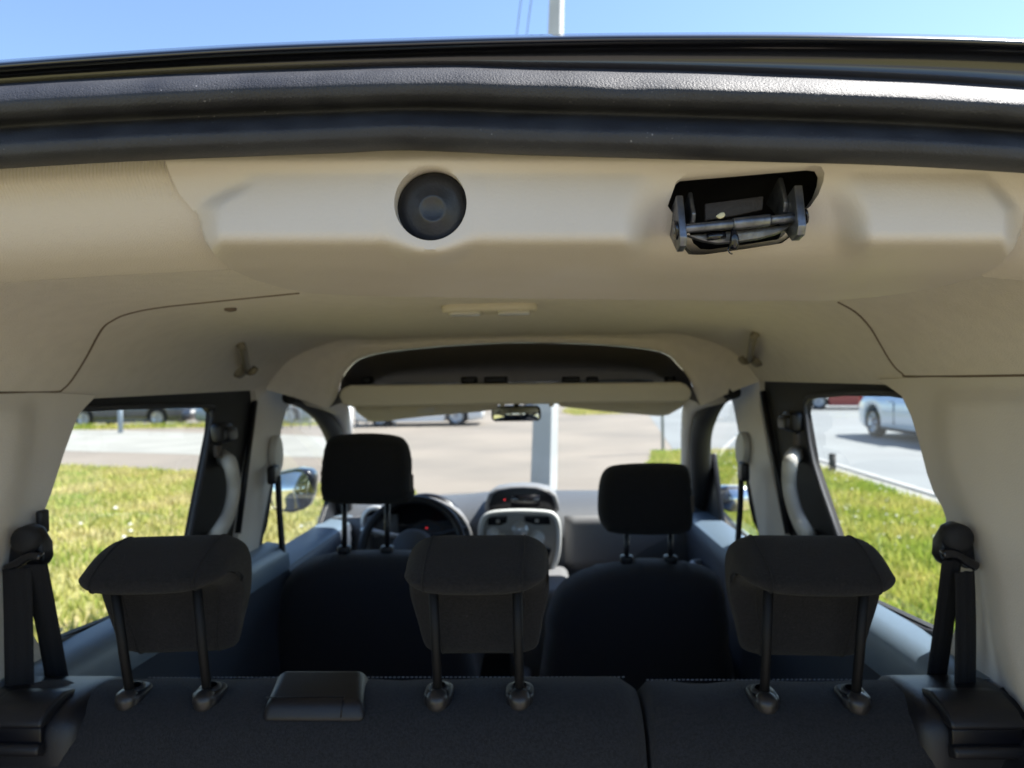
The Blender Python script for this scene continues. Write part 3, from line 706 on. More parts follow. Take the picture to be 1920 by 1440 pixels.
# coat hooks
for px, py, s in ((452, 672, -1), (1416, 652, 1)):
    h, nn = onhl(px, py+20); h2, n2 = onhl(px+4*s, py-26)
    nn = Vector((-s*.8, -.15, -.5)).normalized()
    hk = tube('coat_hook', spline([h2+nn*.002, h2+nn*.010, (h+h2)/2+nn*.016, h+nn*.014+Vector((-s*.004, 0, .004)), h+nn*.022+Vector((-s*.012, -.004, .004)), h+nn*.026+Vector((-s*.018, -.006, .016))], 4), .0085, 'hook', head, 8)
    mk('hook_base', *lathe(h+nn*.0, nn, [(.024, -.006), (.022, .008), (.012, .013), (.001, .014)], 16), 'hook', hk)
# ceiling lamp
ld = Vector((0, 1, .0)); c = onhl(918, 573)[0] or atY(918, 573, 1.2)
lamp = prism('ceiling_lamp', [c+Vector((x, y, .004)) for x, y in rrect(0, 0, .165, .075, .03)], (0, 0, -.016), 'visor', head, .006)
for dx in (-.042, .042): prism('lamp_lens', [c+Vector((dx+x, -.008+y, -.011)) for x, y in rrect(0, 0, .056, .044, .012)], (0, 0, -.006), 'lampglass', lamp, .003)
mk('headliner_stud', *lathe((onhl(432, 578)[0] or atY(432, 578, 1.1)), (0, 0, -1), [(.010, -.002), (.009, .004), (.001, .006)], 12), 'seam', head)

# ---- front end of the headliner: rim round the overhead shelf
RIM = [(618, 765), (634, 742), (641, 716), (656, 690), (690, 668), (790, 653), (960, 643), (1130, 647), (1236, 660), (1272, 686), (1292, 712), (1301, 736), (1312, 760)]
RIMP = spline([atY(x, y, 2.0) for x, y in RIM], 6)
no = len(RIMP); OUT = [hl(len(YS)-1, round(k*(len(SECF)-1)/(no-1))) for k in range(no)]
def rimpt(i, j):
    a, b = OUT[j], RIMP[j]; q = (0, .3, .6, .85, .96, 1, 1, 1)[i]; y = (1.95, 1.975, 1.985, 1.975, 1.980, 1.992, 2.03, 2.10)[i]
    p = a+(b-a)*q; p = Vector((p.x, y, p.z))
    if i >= 6: p.z += .006*(i-5); p.x *= 1.012
    return p
V, Fc = grid(6, no, rimpt); mk('shelf_rim', V, Fc, 'headliner', van)
def cav(i, j):
    b = RIMP[j]; y = 1.995+i*.09; k = i/6
    return Vector((b.x*(1.0+.015*min(i, 1)), y, b.z+.004*min(i, 1)-(b.z-1.57)*.97*k**1.6))
V, Fc = grid(7, no, cav); shelf_cav = mk('shelf_roof', V, Fc, 'felt', van)
sl_ = [(634, 742), (640, 729), (656, 722), (960, 719), (1276, 716), (1292, 723), (1299, 737), (1294, 749), (1280, 755), (960, 758), (660, 764), (642, 758)]
V0 = [atY(x, y, 1.955) for x, y in sl_]; shelf = prism('overhead_shelf', V0, (0, .42, -.004), 'visor', van, .012, 4)
for px, wd in ((690, 18), (880, 30), (930, 44), (1070, 34), (1110, 22), (1255, 16)):
    box('shelf_item', atY(px, 713, 2.12), (wd/F*2.1, .05, .022), 'black', shelf, .006)  # small black items of unknown kind on the shelf

# ---- sun visors, mirror, windscreen
def visor(pts, Y, label=None):
    return prism('sun_visor', [atY(x, y, Y) for x, y in pts], (0, .016, -.004), 'visor', van, .006, 3)
v1 = visor([(655, 748), (935, 748), (932, 766), (900, 771), (800, 779), (712, 790), (690, 789), (668, 772)], 2.30)
v2 = visor([(1040, 746), (1292, 742), (1279, 763), (1254, 777), (1236, 779), (1140, 771), (1050, 761)], 2.30)
prism('visor_label', [atY(x, y, 2.297) for x, y in ((782, 765), (814, 762), (814, 773), (782, 776))], (0, .002, 0), 'sticker', v1, .0005)
for v_, x0 in ((v1, 700), (v2, 1180)): prism('vanity_cover', [atY(x0+x, 769+y, 2.297) for x, y in rrect(0, 0, 60, 9, 4)], (0, .003, 0), 'visor', v_, .001)
for px in (942, 1034): tube('visor_clip', [atY(px, 742, 2.3), atY(px, 762, 2.3)], .008, 'visor', van, 8)
mc = [atY(x, y, 2.32) for x, y in ((921, 768), (926, 763), (1008, 762), (1014, 767), (1015, 784), (1010, 790), (928, 791), (921, 787))]
mir = prism('rear_view_mirror', mc, (0, .03, .004), 'black', van, .008, 3)
cm = sum(mc, Vector())/8
tl = Matrix.Rotation(math.radians(-9), 3, 'X')
prism('mirror_glass', [cm+(p-cm)*.90+Vector((0, -.0015, 0)) for p in mc], (0, .001, 0), 'mirror', mir, 0)
tube('mirror_stem', [cm+Vector((0, .03, .015)), cm+Vector((0, .06, .045)), cm+Vector((0, .12, .07))], .010, 'black', mir)
def ws(i, j):
    u = -1+2*i/12; t = j/8; hw = .60+.10*t
    return Vector((u*hw, 2.40+.70*t+.05*(1-u*u), 1.60-.50*t))
V, Fc = grid(13, 9, ws); mk('windscreen', V, Fc, 'glass', van)
mk('windscreen_band', *grid(13, 2, lambda i, j: ws(i, 0)+Vector((0, .012-.03*j*-1, .01+.0*j+(-.022 if j else .02)))), 'black', van)

# ---- pillars and door frames
def pxtube(name, pts, rads, mt, flat=None, seg=12, par=None, sub=6):
    P = spline([atY(a, b, Y) for a, b, Y in pts], sub); R = []
    for k in range(len(P)):
        t = k/(len(P)-1)*(len(rads)-1); i = min(int(t), len(rads)-2); R.append(rads[i]+(rads[i+1]-rads[i])*(t-i))
    return tube(name, P, R, mt, par or van, seg, flat)
pxtube('front_pillar_trim', [(590, 735, 2.02), (630, 758, 2.25), (641, 800, 2.45), (648, 860, 2.7), (652, 925, 2.95)], [.045, .036, .030, .030, .034], 'quarter')
pxtube('front_pillar_trim', [(1340, 730, 2.02), (1305, 752, 2.25), (1294, 800, 2.45), (1292, 860, 2.7), (1290, 930, 2.95)], [.045, .036, .030, .030, .034], 'quarter')
fdl = pxtube('door_frame', [(540, 745, 1.98), (572, 755, 2.1), (606, 780, 2.25), (628, 822, 2.42), (640, 880, 2.6), (645, 960, 2.75), (646, 1010, 2.8)], [.018, .022, .030, .032, .030, .034, .036], 'blackmatt')
fdr = pxtube('door_frame', [(1378, 735, 1.98), (1350, 745, 2.1), (1324, 780, 2.25), (1314, 822, 2.42), (1314, 880, 2.6), (1318, 960, 2.75), (1322, 1010, 2.8)], [.018, .024, .034, .036, .036, .038, .040], 'blackmatt')
prism('mirror_sail', [atX(x, y, .70) for x, y in ((1316, 855), (1334, 850), (1352, 1000), (1316, 1000))], (.02, 0, 0), 'black', fdr, .004)
prism('mirror_sail', [atX(x, y, -.70) for x, y in ((638, 880), (622, 925), (598, 1000), (648, 1000))], (-.02, 0, 0), 'black', fdl, .004)
for s, poly, pr in ((-1, DOOR_L, fdl), (1, DOOR_R, fdr)):
    mk('window_pane', [atX(x, y, s*.708) for x, y in poly], [tuple(range(len(poly)))], 'glass', pr, smooth=False)
# wing mirrors outside the front doors
for s, pts, gl in ((-1, [(508, 893), (520, 886), (555, 879), (578, 882), (586, 895), (582, 930), (572, 955), (545, 963), (510, 958), (503, 935)], None),
                   (1, [(1346, 918), (1365, 914), (1404, 914), (1416, 922), (1418, 945), (1412, 958), (1372, 962), (1352, 955)], None)):
    X = s*.86; P = [atY(x, y, 2.62) for x, y in pts]; cc = sum(P, Vector())/len(P)
    sh = s*.98-cc.x
    wm = prism('wing_mirror', [p for p in P], (0, .09, 0), 'mirrorcase' if 'mirrorcase' in M else 'paint', van, .016, 3)
    prism('mirror_glass', [cc+(p-cc)*.86+Vector((0, -.002, 0)) for p in P], (0, .001, 0), 'mirror', wm, 0)
# centre (B) pillar linings
SIDE = lambda X: (lambda a, b: atX(a, b, X))
bl = panel('centre_pillar_trim', [(478, 726), (556, 728), (538, 765), (528, 800), (520, 850), (508, 905), (496, 965), (474, 1090), (438, 1095), (442, 1040), (458, 920), (472, 830), (482, 765)], SIDE(-.676), (-.02, 0, 0), 'quarter', van, step=14)
br = panel('centre_pillar_trim', [(1358, 716), (1424, 710), (1424, 760), (1440, 850), (1462, 960), (1478, 1030), (1482, 1095), (1440, 1095), (1424, 1005), (1410, 930), (1396, 860), (1384, 800), (1376, 762)], SIDE(.676), (.02, 0, 0), 'quarter', van, step=14)
# black door edge strip in front of the lining
prism('door_edge', [atX(x, y, -.69) for x, y in ((524, 850), (514, 905), (500, 975), (482, 1090), (466, 1090), (490, 960), (508, 880))], (-.03, 0, 0), 'blackmatt', fdl, .004)
prism('door_edge', [atX(x, y, .69) for x, y in ((1392, 850), (1404, 905), (1418, 975), (1434, 1090), (1452, 1090), (1428, 960), (1408, 880))], (.03, 0, 0), 'blackmatt', fdr, .004)
# front belts with their height adjusters
for s, ov, gd, path, par in ((-1, (524, 852, 9, 36), (513, 890), [(521, 893), (524, 960), (530, 1040), (536, 1100)], bl), (1, (1386, 842, 9, 32), (1394, 884), [(1390, 890), (1388, 950), (1384, 1010), (1380, 1070)], br)):
    P = [atX(ov[0]+ov[2]*math.cos(a), ov[1]+ov[3]*math.sin(a), s*.655) for a in [2*PI*k/20 for k in range(20)]]
    prism('belt_adjuster', P, (s*.02, 0, 0), 'handle', par, .006)
    fb = tube('seat_belt', [atY(x, y, 1.93) for x, y in path], .007, 'belt', van, 8, (Vector((0, 1, 0)), 2.2))
    box('belt_guide', atY(gd[0], gd[1], 1.92), (.022, .05, .05), 'black', fb, .008)

# ---- sliding doors: black frame, pane, ledge, handle
for s, win, outl, X in ((-1, WIN_L, [(20, 722), (478, 722), (487, 730), (488, 770), (470, 880), (446, 1010), (432, 1110), (330, 1150), (20, 1290)], -.69),
                        (1, WIN_R, [(1850, 690), (1424, 700), (1415, 712), (1419, 770), (1440, 880), (1468, 1010), (1486, 1110), (1590, 1150), (1850, 1290)], .69)):
    dr = panel('sliding_door', outl, SIDE(X), (s*.014, 0, 0), 'blackmatt', van, [win], 22)
    mk('window_pane', [atX(x, y, X+s*.010) for x, y in win], [tuple(range(len(win)))], 'glass', dr, smooth=False)
    P = [atX(x, y, X-s*.004) for x, y in spline_pts] if False else [atX(x, y, X-s*.002) for x, y in win]
    tube('window_seal', spline(P, 3, True), .006, 'rubber', dr, 6, closed=True)
    if s < 0: hpth = [(418, 858), (432, 872), (438, 915), (430, 960), (412, 995), (398, 1012)]; bb = (416, 812)
    else: hpth = [(1494, 850), (1482, 866), (1480, 910), (1490, 955), (1506, 990), (1520, 1008)]; bb = (1486, 790)
    hr = spline([atX(x, y, X-s*(.045 if 0 < k < 5 else .005)) for k, (x, y) in enumerate(hpth)], 5)
    tube('grab_handle', hr, [.016+.004*(abs(k/(len(hr)-1)-.5)*2)**2 for k in range(len(hr))], 'handle', dr, 10)
    box('belt_mount', atX(bb[0], bb[1], X-s*.02), (.03, .07, .05), 'black', dr, .012)
    box('belt_bracket', atX(bb[0]-s*14, bb[1]+2, X-s*.035), (.02, .06, .035), 'black', dr, .010)
    box('mount_bolt', atX(bb[0]+s*8, bb[1]+34, X-s*.018), (.012, .025, .03), 'felt', dr, .005)
    tube('runner', [atX(a, b, X-s*.01) for a, b in (((478, 752), (446, 1000)) if s < 0 else ((1430, 735), (1478, 1000)))], .008, 'black', dr, 8)
    # sill ledge and door card below the glass
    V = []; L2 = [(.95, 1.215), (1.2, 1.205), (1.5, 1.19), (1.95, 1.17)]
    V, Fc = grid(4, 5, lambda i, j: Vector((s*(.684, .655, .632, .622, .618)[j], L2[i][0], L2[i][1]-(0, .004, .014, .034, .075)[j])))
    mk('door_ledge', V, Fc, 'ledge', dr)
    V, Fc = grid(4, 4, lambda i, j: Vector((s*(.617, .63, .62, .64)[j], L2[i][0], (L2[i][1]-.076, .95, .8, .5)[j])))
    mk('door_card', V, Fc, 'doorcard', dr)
# front door cards
for s, pr in ((-1, fdl), (1, fdr)):
    V, Fc = grid(3, 6, lambda i, j: Vector((s*(.71, .64, .615, .605, .63, .64)[j], (1.93, 2.4, 2.98)[i], ((1.115, 1.105, 1.09)[i])-(0, .003, .016, .06, .3, .6)[j])))
    mk('door_card', V, Fc, 'doorcard', pr)
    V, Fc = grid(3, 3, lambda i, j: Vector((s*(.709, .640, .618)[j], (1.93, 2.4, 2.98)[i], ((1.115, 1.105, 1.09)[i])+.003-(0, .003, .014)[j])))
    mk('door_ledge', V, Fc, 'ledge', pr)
    tube('door_pull', spline([(s*.61, 2.2, .98), (s*.575, 2.24, .995), (s*.57, 2.32, 1.0), (s*.61, 2.38, .99)], 5), .011, 'silver', pr)

# ---- rear quarter linings
def qbump(s):
    def fn(px, py):
        X = .668
        if s > 0: e = interp([(690, 1752), (745, 1760), (800, 1760), (870, 1768), (930, 1790), (985, 1822), (1050, 1845), (1110, 1856), (1180, 1862), (1260, 1882), (1330, 1910), (1400, 1950)], py); k = sm(e-22, e+26, px)*sm(728, 756, py)
        else: e = interp([(690, 60), (745, 52), (800, 56), (870, 46), (930, 34), (985, 16), (1050, -2), (1200, -20), (1400, -40)], py); k = sm(e+22, e-26, px)*sm(742, 772, py)
        return atX(px, py, s*(X-.020*k))
    return fn
QL = [(-950, 724), (0, 736), (110, 737), (182, 741), (166, 757), (146, 779), (120, 850), (96, 925), (82, 962), (77, 990), (70, 1020), (64, 1080), (56, 1140), (60, 1185), (76, 1216), (104, 1240), (110, 1330), (60, 1440), (-950, 2250)]
QR = [(2600, 678), (1900, 705), (1715, 708), (1642, 712), (1665, 724), (1690, 742), (1708, 780), (1722, 825), (1738, 888), (1750, 922), (1766, 950), (1774, 972), (1772, 1000), (1782, 1060), (1795, 1120), (1794, 1170), (1782, 1205), (1768, 1240), (1750, 1300), (1800, 1440), (2600, 2100)]
ql = panel('rear_quarter_trim', QL, qbump(-1), (-.03, 0, 0), 'quarter', van, step=16)
qr = panel('rear_quarter_trim', QR, qbump(1), (.03, 0, 0), 'quarter', van, step=16)
for s, q in ((-1, ql), (1, qr)):     # black load-bay moulding along the bottom of the lining
    V, Fc = grid(6, 4, lambda i, j: Vector((s*(.665, .640, .615, .60)[j], .55+i*.074, (1.215, 1.205, 1.165, .55)[j]-.0*i-.06+.06*i/5)))
    mk('load_bay_moulding', V, Fc, 'black', q)

# ---- rear seat: 60/40 split backrests
def sprof(k):     # rear-view profile of the backrest in Y-Z, closed
    return [(1.010, 1.10), (1.000, 1.165), (.984, 1.195), (.962, 1.2085), (.925, 1.215), (.890, 1.208), (.864, 1.188), (.846, 1.150), (.842, 1.10), (.862, .98), (.90, .75), (1.02, .62), (1.08, .75), (1.06, .98)]
def backrest(name, x0, x1, wave):
    prof = spline([(0, y, z) for y, z in sprof(0)], 4, True); n = len(prof); cy = sum(p.y for p in prof)/n; cz = 1.0
    st = []; N = 40
    for i in range(N+1):
        t = i/N; e = min(t, 1-t)*(x1-x0); k = math.sqrt(max(0, 1-(1-min(1, e/.035))**2)); st.append((x0+(x1-x0)*t, 1-.07*(1-k)))
    V = []; 
    for x, sc in st:
        for p in prof:
            wz = wave(x)*sm(1.1, 1.2, p.z)
            V.append(Vector((x, .94+(p.y-.94)*(.5+.5*sc) if sc < 1 else p.y, 1.0+(p.z-1.0)*sc+wz)))
    Fc = []
    for i in range(N):
        for j in range(n): a = i*n+j; b = i*n+(j+1) % n; Fc.append((a, b, b+n, a+n))
    Fc += [tuple(range(n)), tuple(range(N*n, N*n+n))]
    return mk(name, V, Fc, 'seatcloth', van)
def g(x, c, w_, a): return a*math.exp(-((x-c)/w_)**2)
rs1 = backrest('rear_seat_back', -.640, .2045, lambda x: g(x, -.115, .03, -.004)+g(x, .13, .06, .003)+.0012*math.sin(x*40))
rs2 = backrest('rear_seat_back', .2105, .660, lambda x: g(x, .23, .03, .003)+g(x, .30, .03, -.003)-.004+.0012*math.sin(x*37+1))
for seat, xa, xb, wv_ in ((rs1, -.47, .195, 0), (rs2, .222, .50, -.004)):   # sewn edge
    ms = []; k = int((xb-xa)/.006)
    for i in range(k):
        x = xa+(xb-xa)*i/k; ms.append(tube_mesh([(x, .970, 1.2068+wv_), (x+.0036, .970, 1.2070+wv_)], .0009, 4))
    o = mk('stitching', *join(*ms), 'thread', seat)
V, Fc = boxv((0, 1.22, .72), (1.30, .46, .18)); mk('rear_seat_cushion', V, Fc, 'backcloth', van, bevel=.06, segs=4)

# ---- comma-shaped rear headrests
HP = [(-.020, .014), (-.030, .027), (-.020, .040), (.010, .053), (.045, .063), (.075, .065), (.100, .054), (.113, .025), (.116, -.02), (.112, -.073), (.100, -.093), (.082, -.095), (.068, -.082), (.060, -.045), (.050, -.004), (.025, .010)]
def headrest(seat, xc, hw, yaw=0, dz=0, py0=.862, posts=(.05, -.05), zb=1.212, yb=.902, mt='headcloth'):
    prof = spline([(0, y, z) for y, z in HP], 3, True); n = len(prof); cy, cz = .055, .0
    o0 = Vector((xc, py0, 1.345+dz)); N = 22; V = []
    for i in range(N+1):
        t = -1+2*i/N; t = math.copysign(abs(t)**.72, t)
        e = 1-abs(t); k = math.sqrt(max(0, 1-(1-min(1, e/.45))**2)); sc = k
        for p in prof:
            # the rear overhang narrows more than the front slab
            wx = 1-.02*sm(.03, -.02, p.y)-.16*sm(-.0, -.095, p.z); lift = .014*abs(t)**3*sm(.05, -.01, p.y)*sm(.045, .01, p.z)
            V.append(Vector((t*hw*wx, cy+(p.y-cy)*(.42+.58*k)+.010*(1-k), (.022+(p.z-.022)*(.30+.70*sc) if p.z > -.004 else p.z*(.80+.20*k))+lift)))
    Fc = []
    for i in range(N):
        for j in range(n): a = i*n+j; b = i*n+(j+1) % n; Fc.append((a, b, b+n, a+n))
    Fc += [tuple(range(n)), tuple(range(N*n, N*n+n))]
    R_ = Matrix.Rotation(yaw, 3, 'Z'); V = [o0+R_@v for v in V]
    o = mk('headrest', V, Fc, mt, seat, subsurf=1)
    for f in (5, N-5):     # raised piping where the side panels are sewn on
        ring = [V[f*n+j] for j in range(n)]; c = sum(ring, Vector())/n
        tube('headrest_piping', [p+(p-c).normalized()*.0003 for p in ring], .0012, mt, seat, 5, closed=True)
    for dx in posts:
        t = o0+R_@Vector((dx, .012, .0)); b = Vector((xc+dx, yb, zb-.02))
        tube('headrest_post', [b, b+(t-b)*.5, t+Vector((0, 0, .015))], .0060, 'post', seat, 12)
        guide(seat, Vector((xc+dx, yb+.004, zb+.004)))
def guide(seat, c):
    P = [c+Vector((x, y, -.012)) for x, y in rrect(0, -.002, .036, .048, .016, 6)]
    prism('post_guide', P, (0, .002, .016), 'black', seat, .004, 3)
    mk('guide_button', *lathe(c+Vector((0, -.018, .000)), (0, -.45, 1), [(.0140, -.010), (.0136, .001), (.0105, .006), (.005, .008), (.0001, .0083)], 20), 'button', seat)
    mk('guide_collar', *lathe(c+Vector((0, 0, .002)), (0, -.1, 1), [(.0135, -.004), (.0135, .005), (.0085, .007)], 18), 'black', seat)
headrest(rs1, -.000, .094, 0, 0, posts=(-.0525, .0515))
headrest(rs1, -.402, .096, math.radians(5), .003, py0=.862, posts=(-.051, .050))
headrest(rs2, .414, .096, math.radians(-4), -.004, py0=.862, posts=(-.056, .056), zb=1.208)

# ---- plastic housings on top of the rear backrests
def case(seat, x0, x1, handle_x, z0=1.21):
    s = 1 if x0 > 0 else -1; xm = (x0+x1)/2
    prof = [(.995, 1.13), (.985, 1.190), (.968, 1.203), (.93, 1.209), (.888, 1.208), (.860, 1.198), (.849, 1.175), (.845, 1.12), (.845, 1.0), (.95, 1.0)]
    V = []; pr = spline([(0, y, z) for y, z in prof], 3, True); n = len(pr); N = 10
    for i in range(N+1):
        t = i/N; e = min(t, 1-t)*2; k = math.sqrt(max(0, 1-(1-min(1, e/.3))**2))
        for p in pr: V.append(Vector((x0+(x1-x0)*t, .93+(p.y-.93)*(.90+.10*k), 1.1+(p.z-1.1)*(.90+.10*k)+.006)))
    Fc = []
    for i in range(N):
        for j in range(n): a = i*n+j; b = i*n+(j+1) % n; Fc.append((a, b, b+n, a+n))
    Fc += [tuple(range(n)), tuple(range(N*n, N*n+n))]
    c = mk('latch_housing', V, Fc, 'black', seat)
    hx0, hx1 = handle_x; R_ = Matrix.Rotation(math.radians(-28), 3, 'X')
    xm = (hx0+hx1)/2
    hb = [(.910, 1.213), (.885, 1.219), (.855, 1.212), (.842, 1.203), (.838, 1.196), (.844, 1.192), (.890, 1.194)]
    prism('release_handle', [Vector((hx0, y, z+.006)) for y, z in hb], (hx1-hx0, 0, 0), 'black', seat, .006, 3)
    prism('handle_recess', [Vector((hx0+.002, y, z)) for y, z in ((.850, 1.201), (.8425, 1.199), (.8415, 1.172), (.850, 1.170))], (hx1-hx0-.004, 0, 0), 'screen', seat, .002)
    prism('handle_lip', [Vector((hx0, y, z)) for y, z in ((.848, 1.181), (.837, 1.182), (.832, 1.177), (.833, 1.169), (.848, 1.162))], (hx1-hx0, 0, 0), 'black', seat, .004, 3)
case(rs1, -.660, -.500, (-.610, -.532))
case(rs2, .527, .672, (.555, .640))
nb = [(-.272, .866, 1.192), (-.137, .866, 1.192), (-.150, .965, 1.200), (-.292, .965, 1.200)]
nt_ = [(-.266, .876, 1.217), (-.145, .876, 1.217), (-.163, .952, 1.226), (-.272, .952, 1.226)]
V = [Vector(p) for p in nb+nt_]; n = 4
Fc = [(3, 2, 1, 0), (4, 5, 6, 7)]+[(i, (i+1) % n, n+(i+1) % n, n+i) for i in range(n)]
rc = mk('belt_retractor_cover', V, Fc, 'black', rs1, bevel=.009, segs=4)
tube('cover_groove', [(-.270, .885, 1.2175), (-.170, .885, 1.2182), (-.170, .877, 1.2165), (-.170, .868, 1.20)], .0009, 'screen', rs1, 6)

# ---- rear belts: guide loop on the quarter lining, two runs of webbing
def strap(path, width, par, twist=0, name='webbing'):
    P = spline([atY(x, y, Y) for x, y, Y in path], 8); n = len(P); V = []; cs = [-1, -.6, -.2, .2, .6, 1]
    for i, p in enumerate(P):
        for k, c in enumerate(cs):
            V.append(p+Vector((c*width/2, .10*c*width+.0022*math.sin(c*9+i*.12), 0)))
    Fc = []
    for i in range(n-1):
        for k in range(5): a = i*6+k; Fc.append((a, a+1, a+7, a+6))
    return mk(name, V, Fc, 'belt', par, solid=.0022)
def rear_belt(gx, gy, s, s1, s2, w1, w2):
    Y = .965; c = atY(gx, gy, Y)
    gd = [(gx+dx*s, gy+dy) for dx, dy in ((-32, 20), (-30, -8), (-14, -36), (6, -46), (24, -34), (34, 0), (38, 34), (34, 44), (18, 42), (0, 34), (-22, 40))]
    b = prism('rear_seat_belt', [atY(x, y, Y) for x, y in gd], (0, .028, 0), 'black', van, .010, 3)
    tube('guide_loop', spline([atY(x, y, Y-.012) for x, y in ((gx-30*s, gy+14), (gx-8*s, gy+12), (gx+14*s, gy+26), (gx+34*s, gy+36))], 4), .0065, 'gloss', b, 10)
    mk('guide_bolt', *lathe(atY(gx-2*s, gy-18, Y-.004), (0, -1, .1), [(.019, -.004), (.019, .006), (.013, .011), (.001, .012)], 20), 'blackmatt', b)
    strap(s1, w1, b); strap(s2, w2, b)
rear_belt(48, 1030, -1, [(66, 1058, .955), (80, 1120, .962), (96, 1200, .972), (112, 1290, .985)], [(33, 1066, .950), (36, 1140, .945), (38, 1240, .935), (40, 1340, .925)], .030, .036)
rear_belt(1796, 1026, 1, [(1786, 1050, .955), (1778, 1110, .962), (1766, 1200, .975), (1752, 1300, .99)], [(1810, 1072, .950), (1811, 1150, .945), (1810, 1250, .935), (1808, 1360, .925)], .028, .028)
box('belt_clip', atY(80, 978, 1.02), (.010, .02, .035), 'black', ql, .004)

# ---- front seats
def front_seat(outline, head, posts, zt, Y=1.95):
    st = pillow('front_seat_back', outline, Y, .085, 46, 'backcloth', van, 12)
    hd = pillow('headrest', head, Y-.01, .052, 26, 'headcloth', st, 7)
    for x, y0, y1 in posts:
        tube('headrest_post', [atY(x, y0, Y), atY(x, y1, Y)], .0075, 'black', st, 10)
        prism('post_guide', [atY(x, y1-2, Y)+Vector((a, b, 0)) for a, b in rrect(0, 0, .036, .036, .012)], (0, 0, .022), 'black', st, .005)
    box('headrest_tag', atY(head[0][0], head[0][1], Y-.045), (.010, .006, .045), 'felt', st, .002)
    box('seat_cushion', (atY(outline[3][0]*.5+outline[-3][0]*.5, 1100, Y).x, Y+.30, .74), (.48, .50, .16), 'backcloth', st, .05)
front_seat([(518, 1170), (522, 1120), (535, 1085), (560, 1060), (598, 1042), (650, 1034), (720, 1032), (785, 1034), (835, 1044), (866, 1066), (880, 1110), (886, 1200), (886, 1460), (516, 1460)],
           [(772, 905), (778, 920), (772, 936), (750, 944), (690, 946), (625, 943), (608, 938), (603, 920), (603, 880), (609, 840), (618, 822), (640, 815), (690, 812), (740, 816), (762, 828), (772, 860)],
           [(646, 938, 1040), (726, 938, 1040)], 0)
front_seat([(1022, 1190), (1028, 1140), (1042, 1105), (1068, 1080), (1110, 1062), (1160, 1052), (1220, 1048), (1290, 1054), (1330, 1066), (1352, 1090), (1362, 1140), (1366, 1200), (1370, 1460), (1026, 1460)],
           [(1298, 945), (1299, 975), (1292, 994), (1270, 1001), (1210, 1003), (1150, 999), (1134, 990), (1122, 968), (1121, 930), (1126, 895), (1140, 876), (1170, 870), (1215, 868), (1265, 869), (1288, 876), (1295, 905)],
           [(1175, 995, 1058), (1257, 995, 1058)], 0)

# ---- dashboard
DP = [(3.06, 1.120), (2.95, 1.145), (2.85, 1.154), (2.74, 1.150), (2.66, 1.135), (2.60, 1.105), (2.57, 1.06), (2.555, 1.00), (2.56, .93), (2.60, .86), (2.66, .78), (2.70, .55)]
def dsh(i, j):
    x = -.70+1.40*i/28; y, z = DP[j]; u = abs(x)/.7
    y2 = y+.05*u*u*(j > 2)-.02*math.exp(-((x-.02)/.17)**2)*(j > 3); z2 = z-.02*u**3
    if x < -.12: z2 -= .012*sm(-.12, -.22, x)*(j < 6)
    return Vector((x, y2, z2))
V, Fc = grid(29, len(DP), dsh); dash = mk('dashboard', V, Fc, 'dash', van, subsurf=1)
# light grey passenger-side facing, the pale tone partly painting in sun on the dash
V, Fc = grid(15, 7, lambda i, j: Vector((.165+.50*i/14, 2.575-.012*math.sin(j/6*PI)-.01*(1-i/14)+.07*(i/14)**2, 1.112-.19*(j/6)*(1-.35*(i/14)**2)-.02*(i/14)**3)))
mk('dash_facing', V, Fc, 'dashgrey', dash, solid=.012, solid_off=0)
V, Fc = grid(9, 5, lambda i, j: Vector((.17+.48*i/8, 2.59-.03*j/4, .90-.20*j/4))); mk('glove_box', V, Fc, 'dash', dash, solid=.02)
# instrument hood and cluster
hc = atY(790, 1010, 2.56); R0 = .183
def hood(i, j):
    a = PI*(-.12+1.24*i/24); r = R0*(1.0, 1.03, 1.02, .97, .90)[j]; y = hc.y+(-.055, -.035, .0, .10, .22)[j]
    return Vector((hc.x+r*math.cos(a)*1.02, y, hc.z+r*math.sin(a)*.86-.025*j/4))
V, Fc = grid(25, 5, hood); hd_ = mk('instrument_hood', V, Fc, 'dashgrey', dash, solid=.012, subsurf=1)
mk('instrument_cluster', *lathe(hc+Vector((0, .03, -.01)), (0, -1, .15), [(.168, -.06), (.160, .0), (.150, -.01), (.001, -.012)], 40), 'screen', dash)
for dx, r in ((-.075, .055), (.02, .068), (.10, .045)): tube('gauge_ring', [hc+Vector((dx+r*math.cos(a), .012, -.005+r*math.sin(a))) for a in [2*PI*k/24 for k in range(24)]], .003, 'felt', dash, 6, closed=True)
mk('warning_light', *lathe(atY(800, 990, 2.555), (0, -1, 0), [(.0032, 0), (.0026, .0015), (.0001, .0015)], 10), 'led', dash)
tube('hood_ring', [hood(i, 0)+Vector((0, -.004, 0)) for i in range(25)], .008, 'dashgrey', dash, 8)
# steering wheel
swc = Vector((hc.x+.002, 2.36, 1.045)); Rw = .170; tlt = Matrix.Rotation(math.radians(-24), 3, 'X')
wp = lambda a, r=Rw, d=0: swc+tlt@Vector((r*math.cos(a), d, r*math.sin(a)))
sw = tube('steering_wheel', [wp(2*PI*k/48) for k in range(48)], .015, 'black', van, 12, closed=True)
mk('steering_hub', *lathe(swc, tlt@Vector((0, -1, 0)), [(.075, -.03), (.07, .0), (.055, .018), (.001, .022)], 28), 'dash', sw)
for a in (math.radians(200), math.radians(-20), math.radians(-90)): tube('spoke', [wp(a, .05, .0), wp(a, Rw*.98)], [.020, .014], 'black', sw, 8, (tlt@Vector((0, 1, 0)), .5))
for s in (-1, 1): tube('stalk', [swc+Vector((0, .06, .02)), swc+Vector((s*.17, .05, .055)), swc+Vector((s*.185, .05, .06))], [.008, .010, .006], 'silver' if s < 0 else 'black', sw, 8)
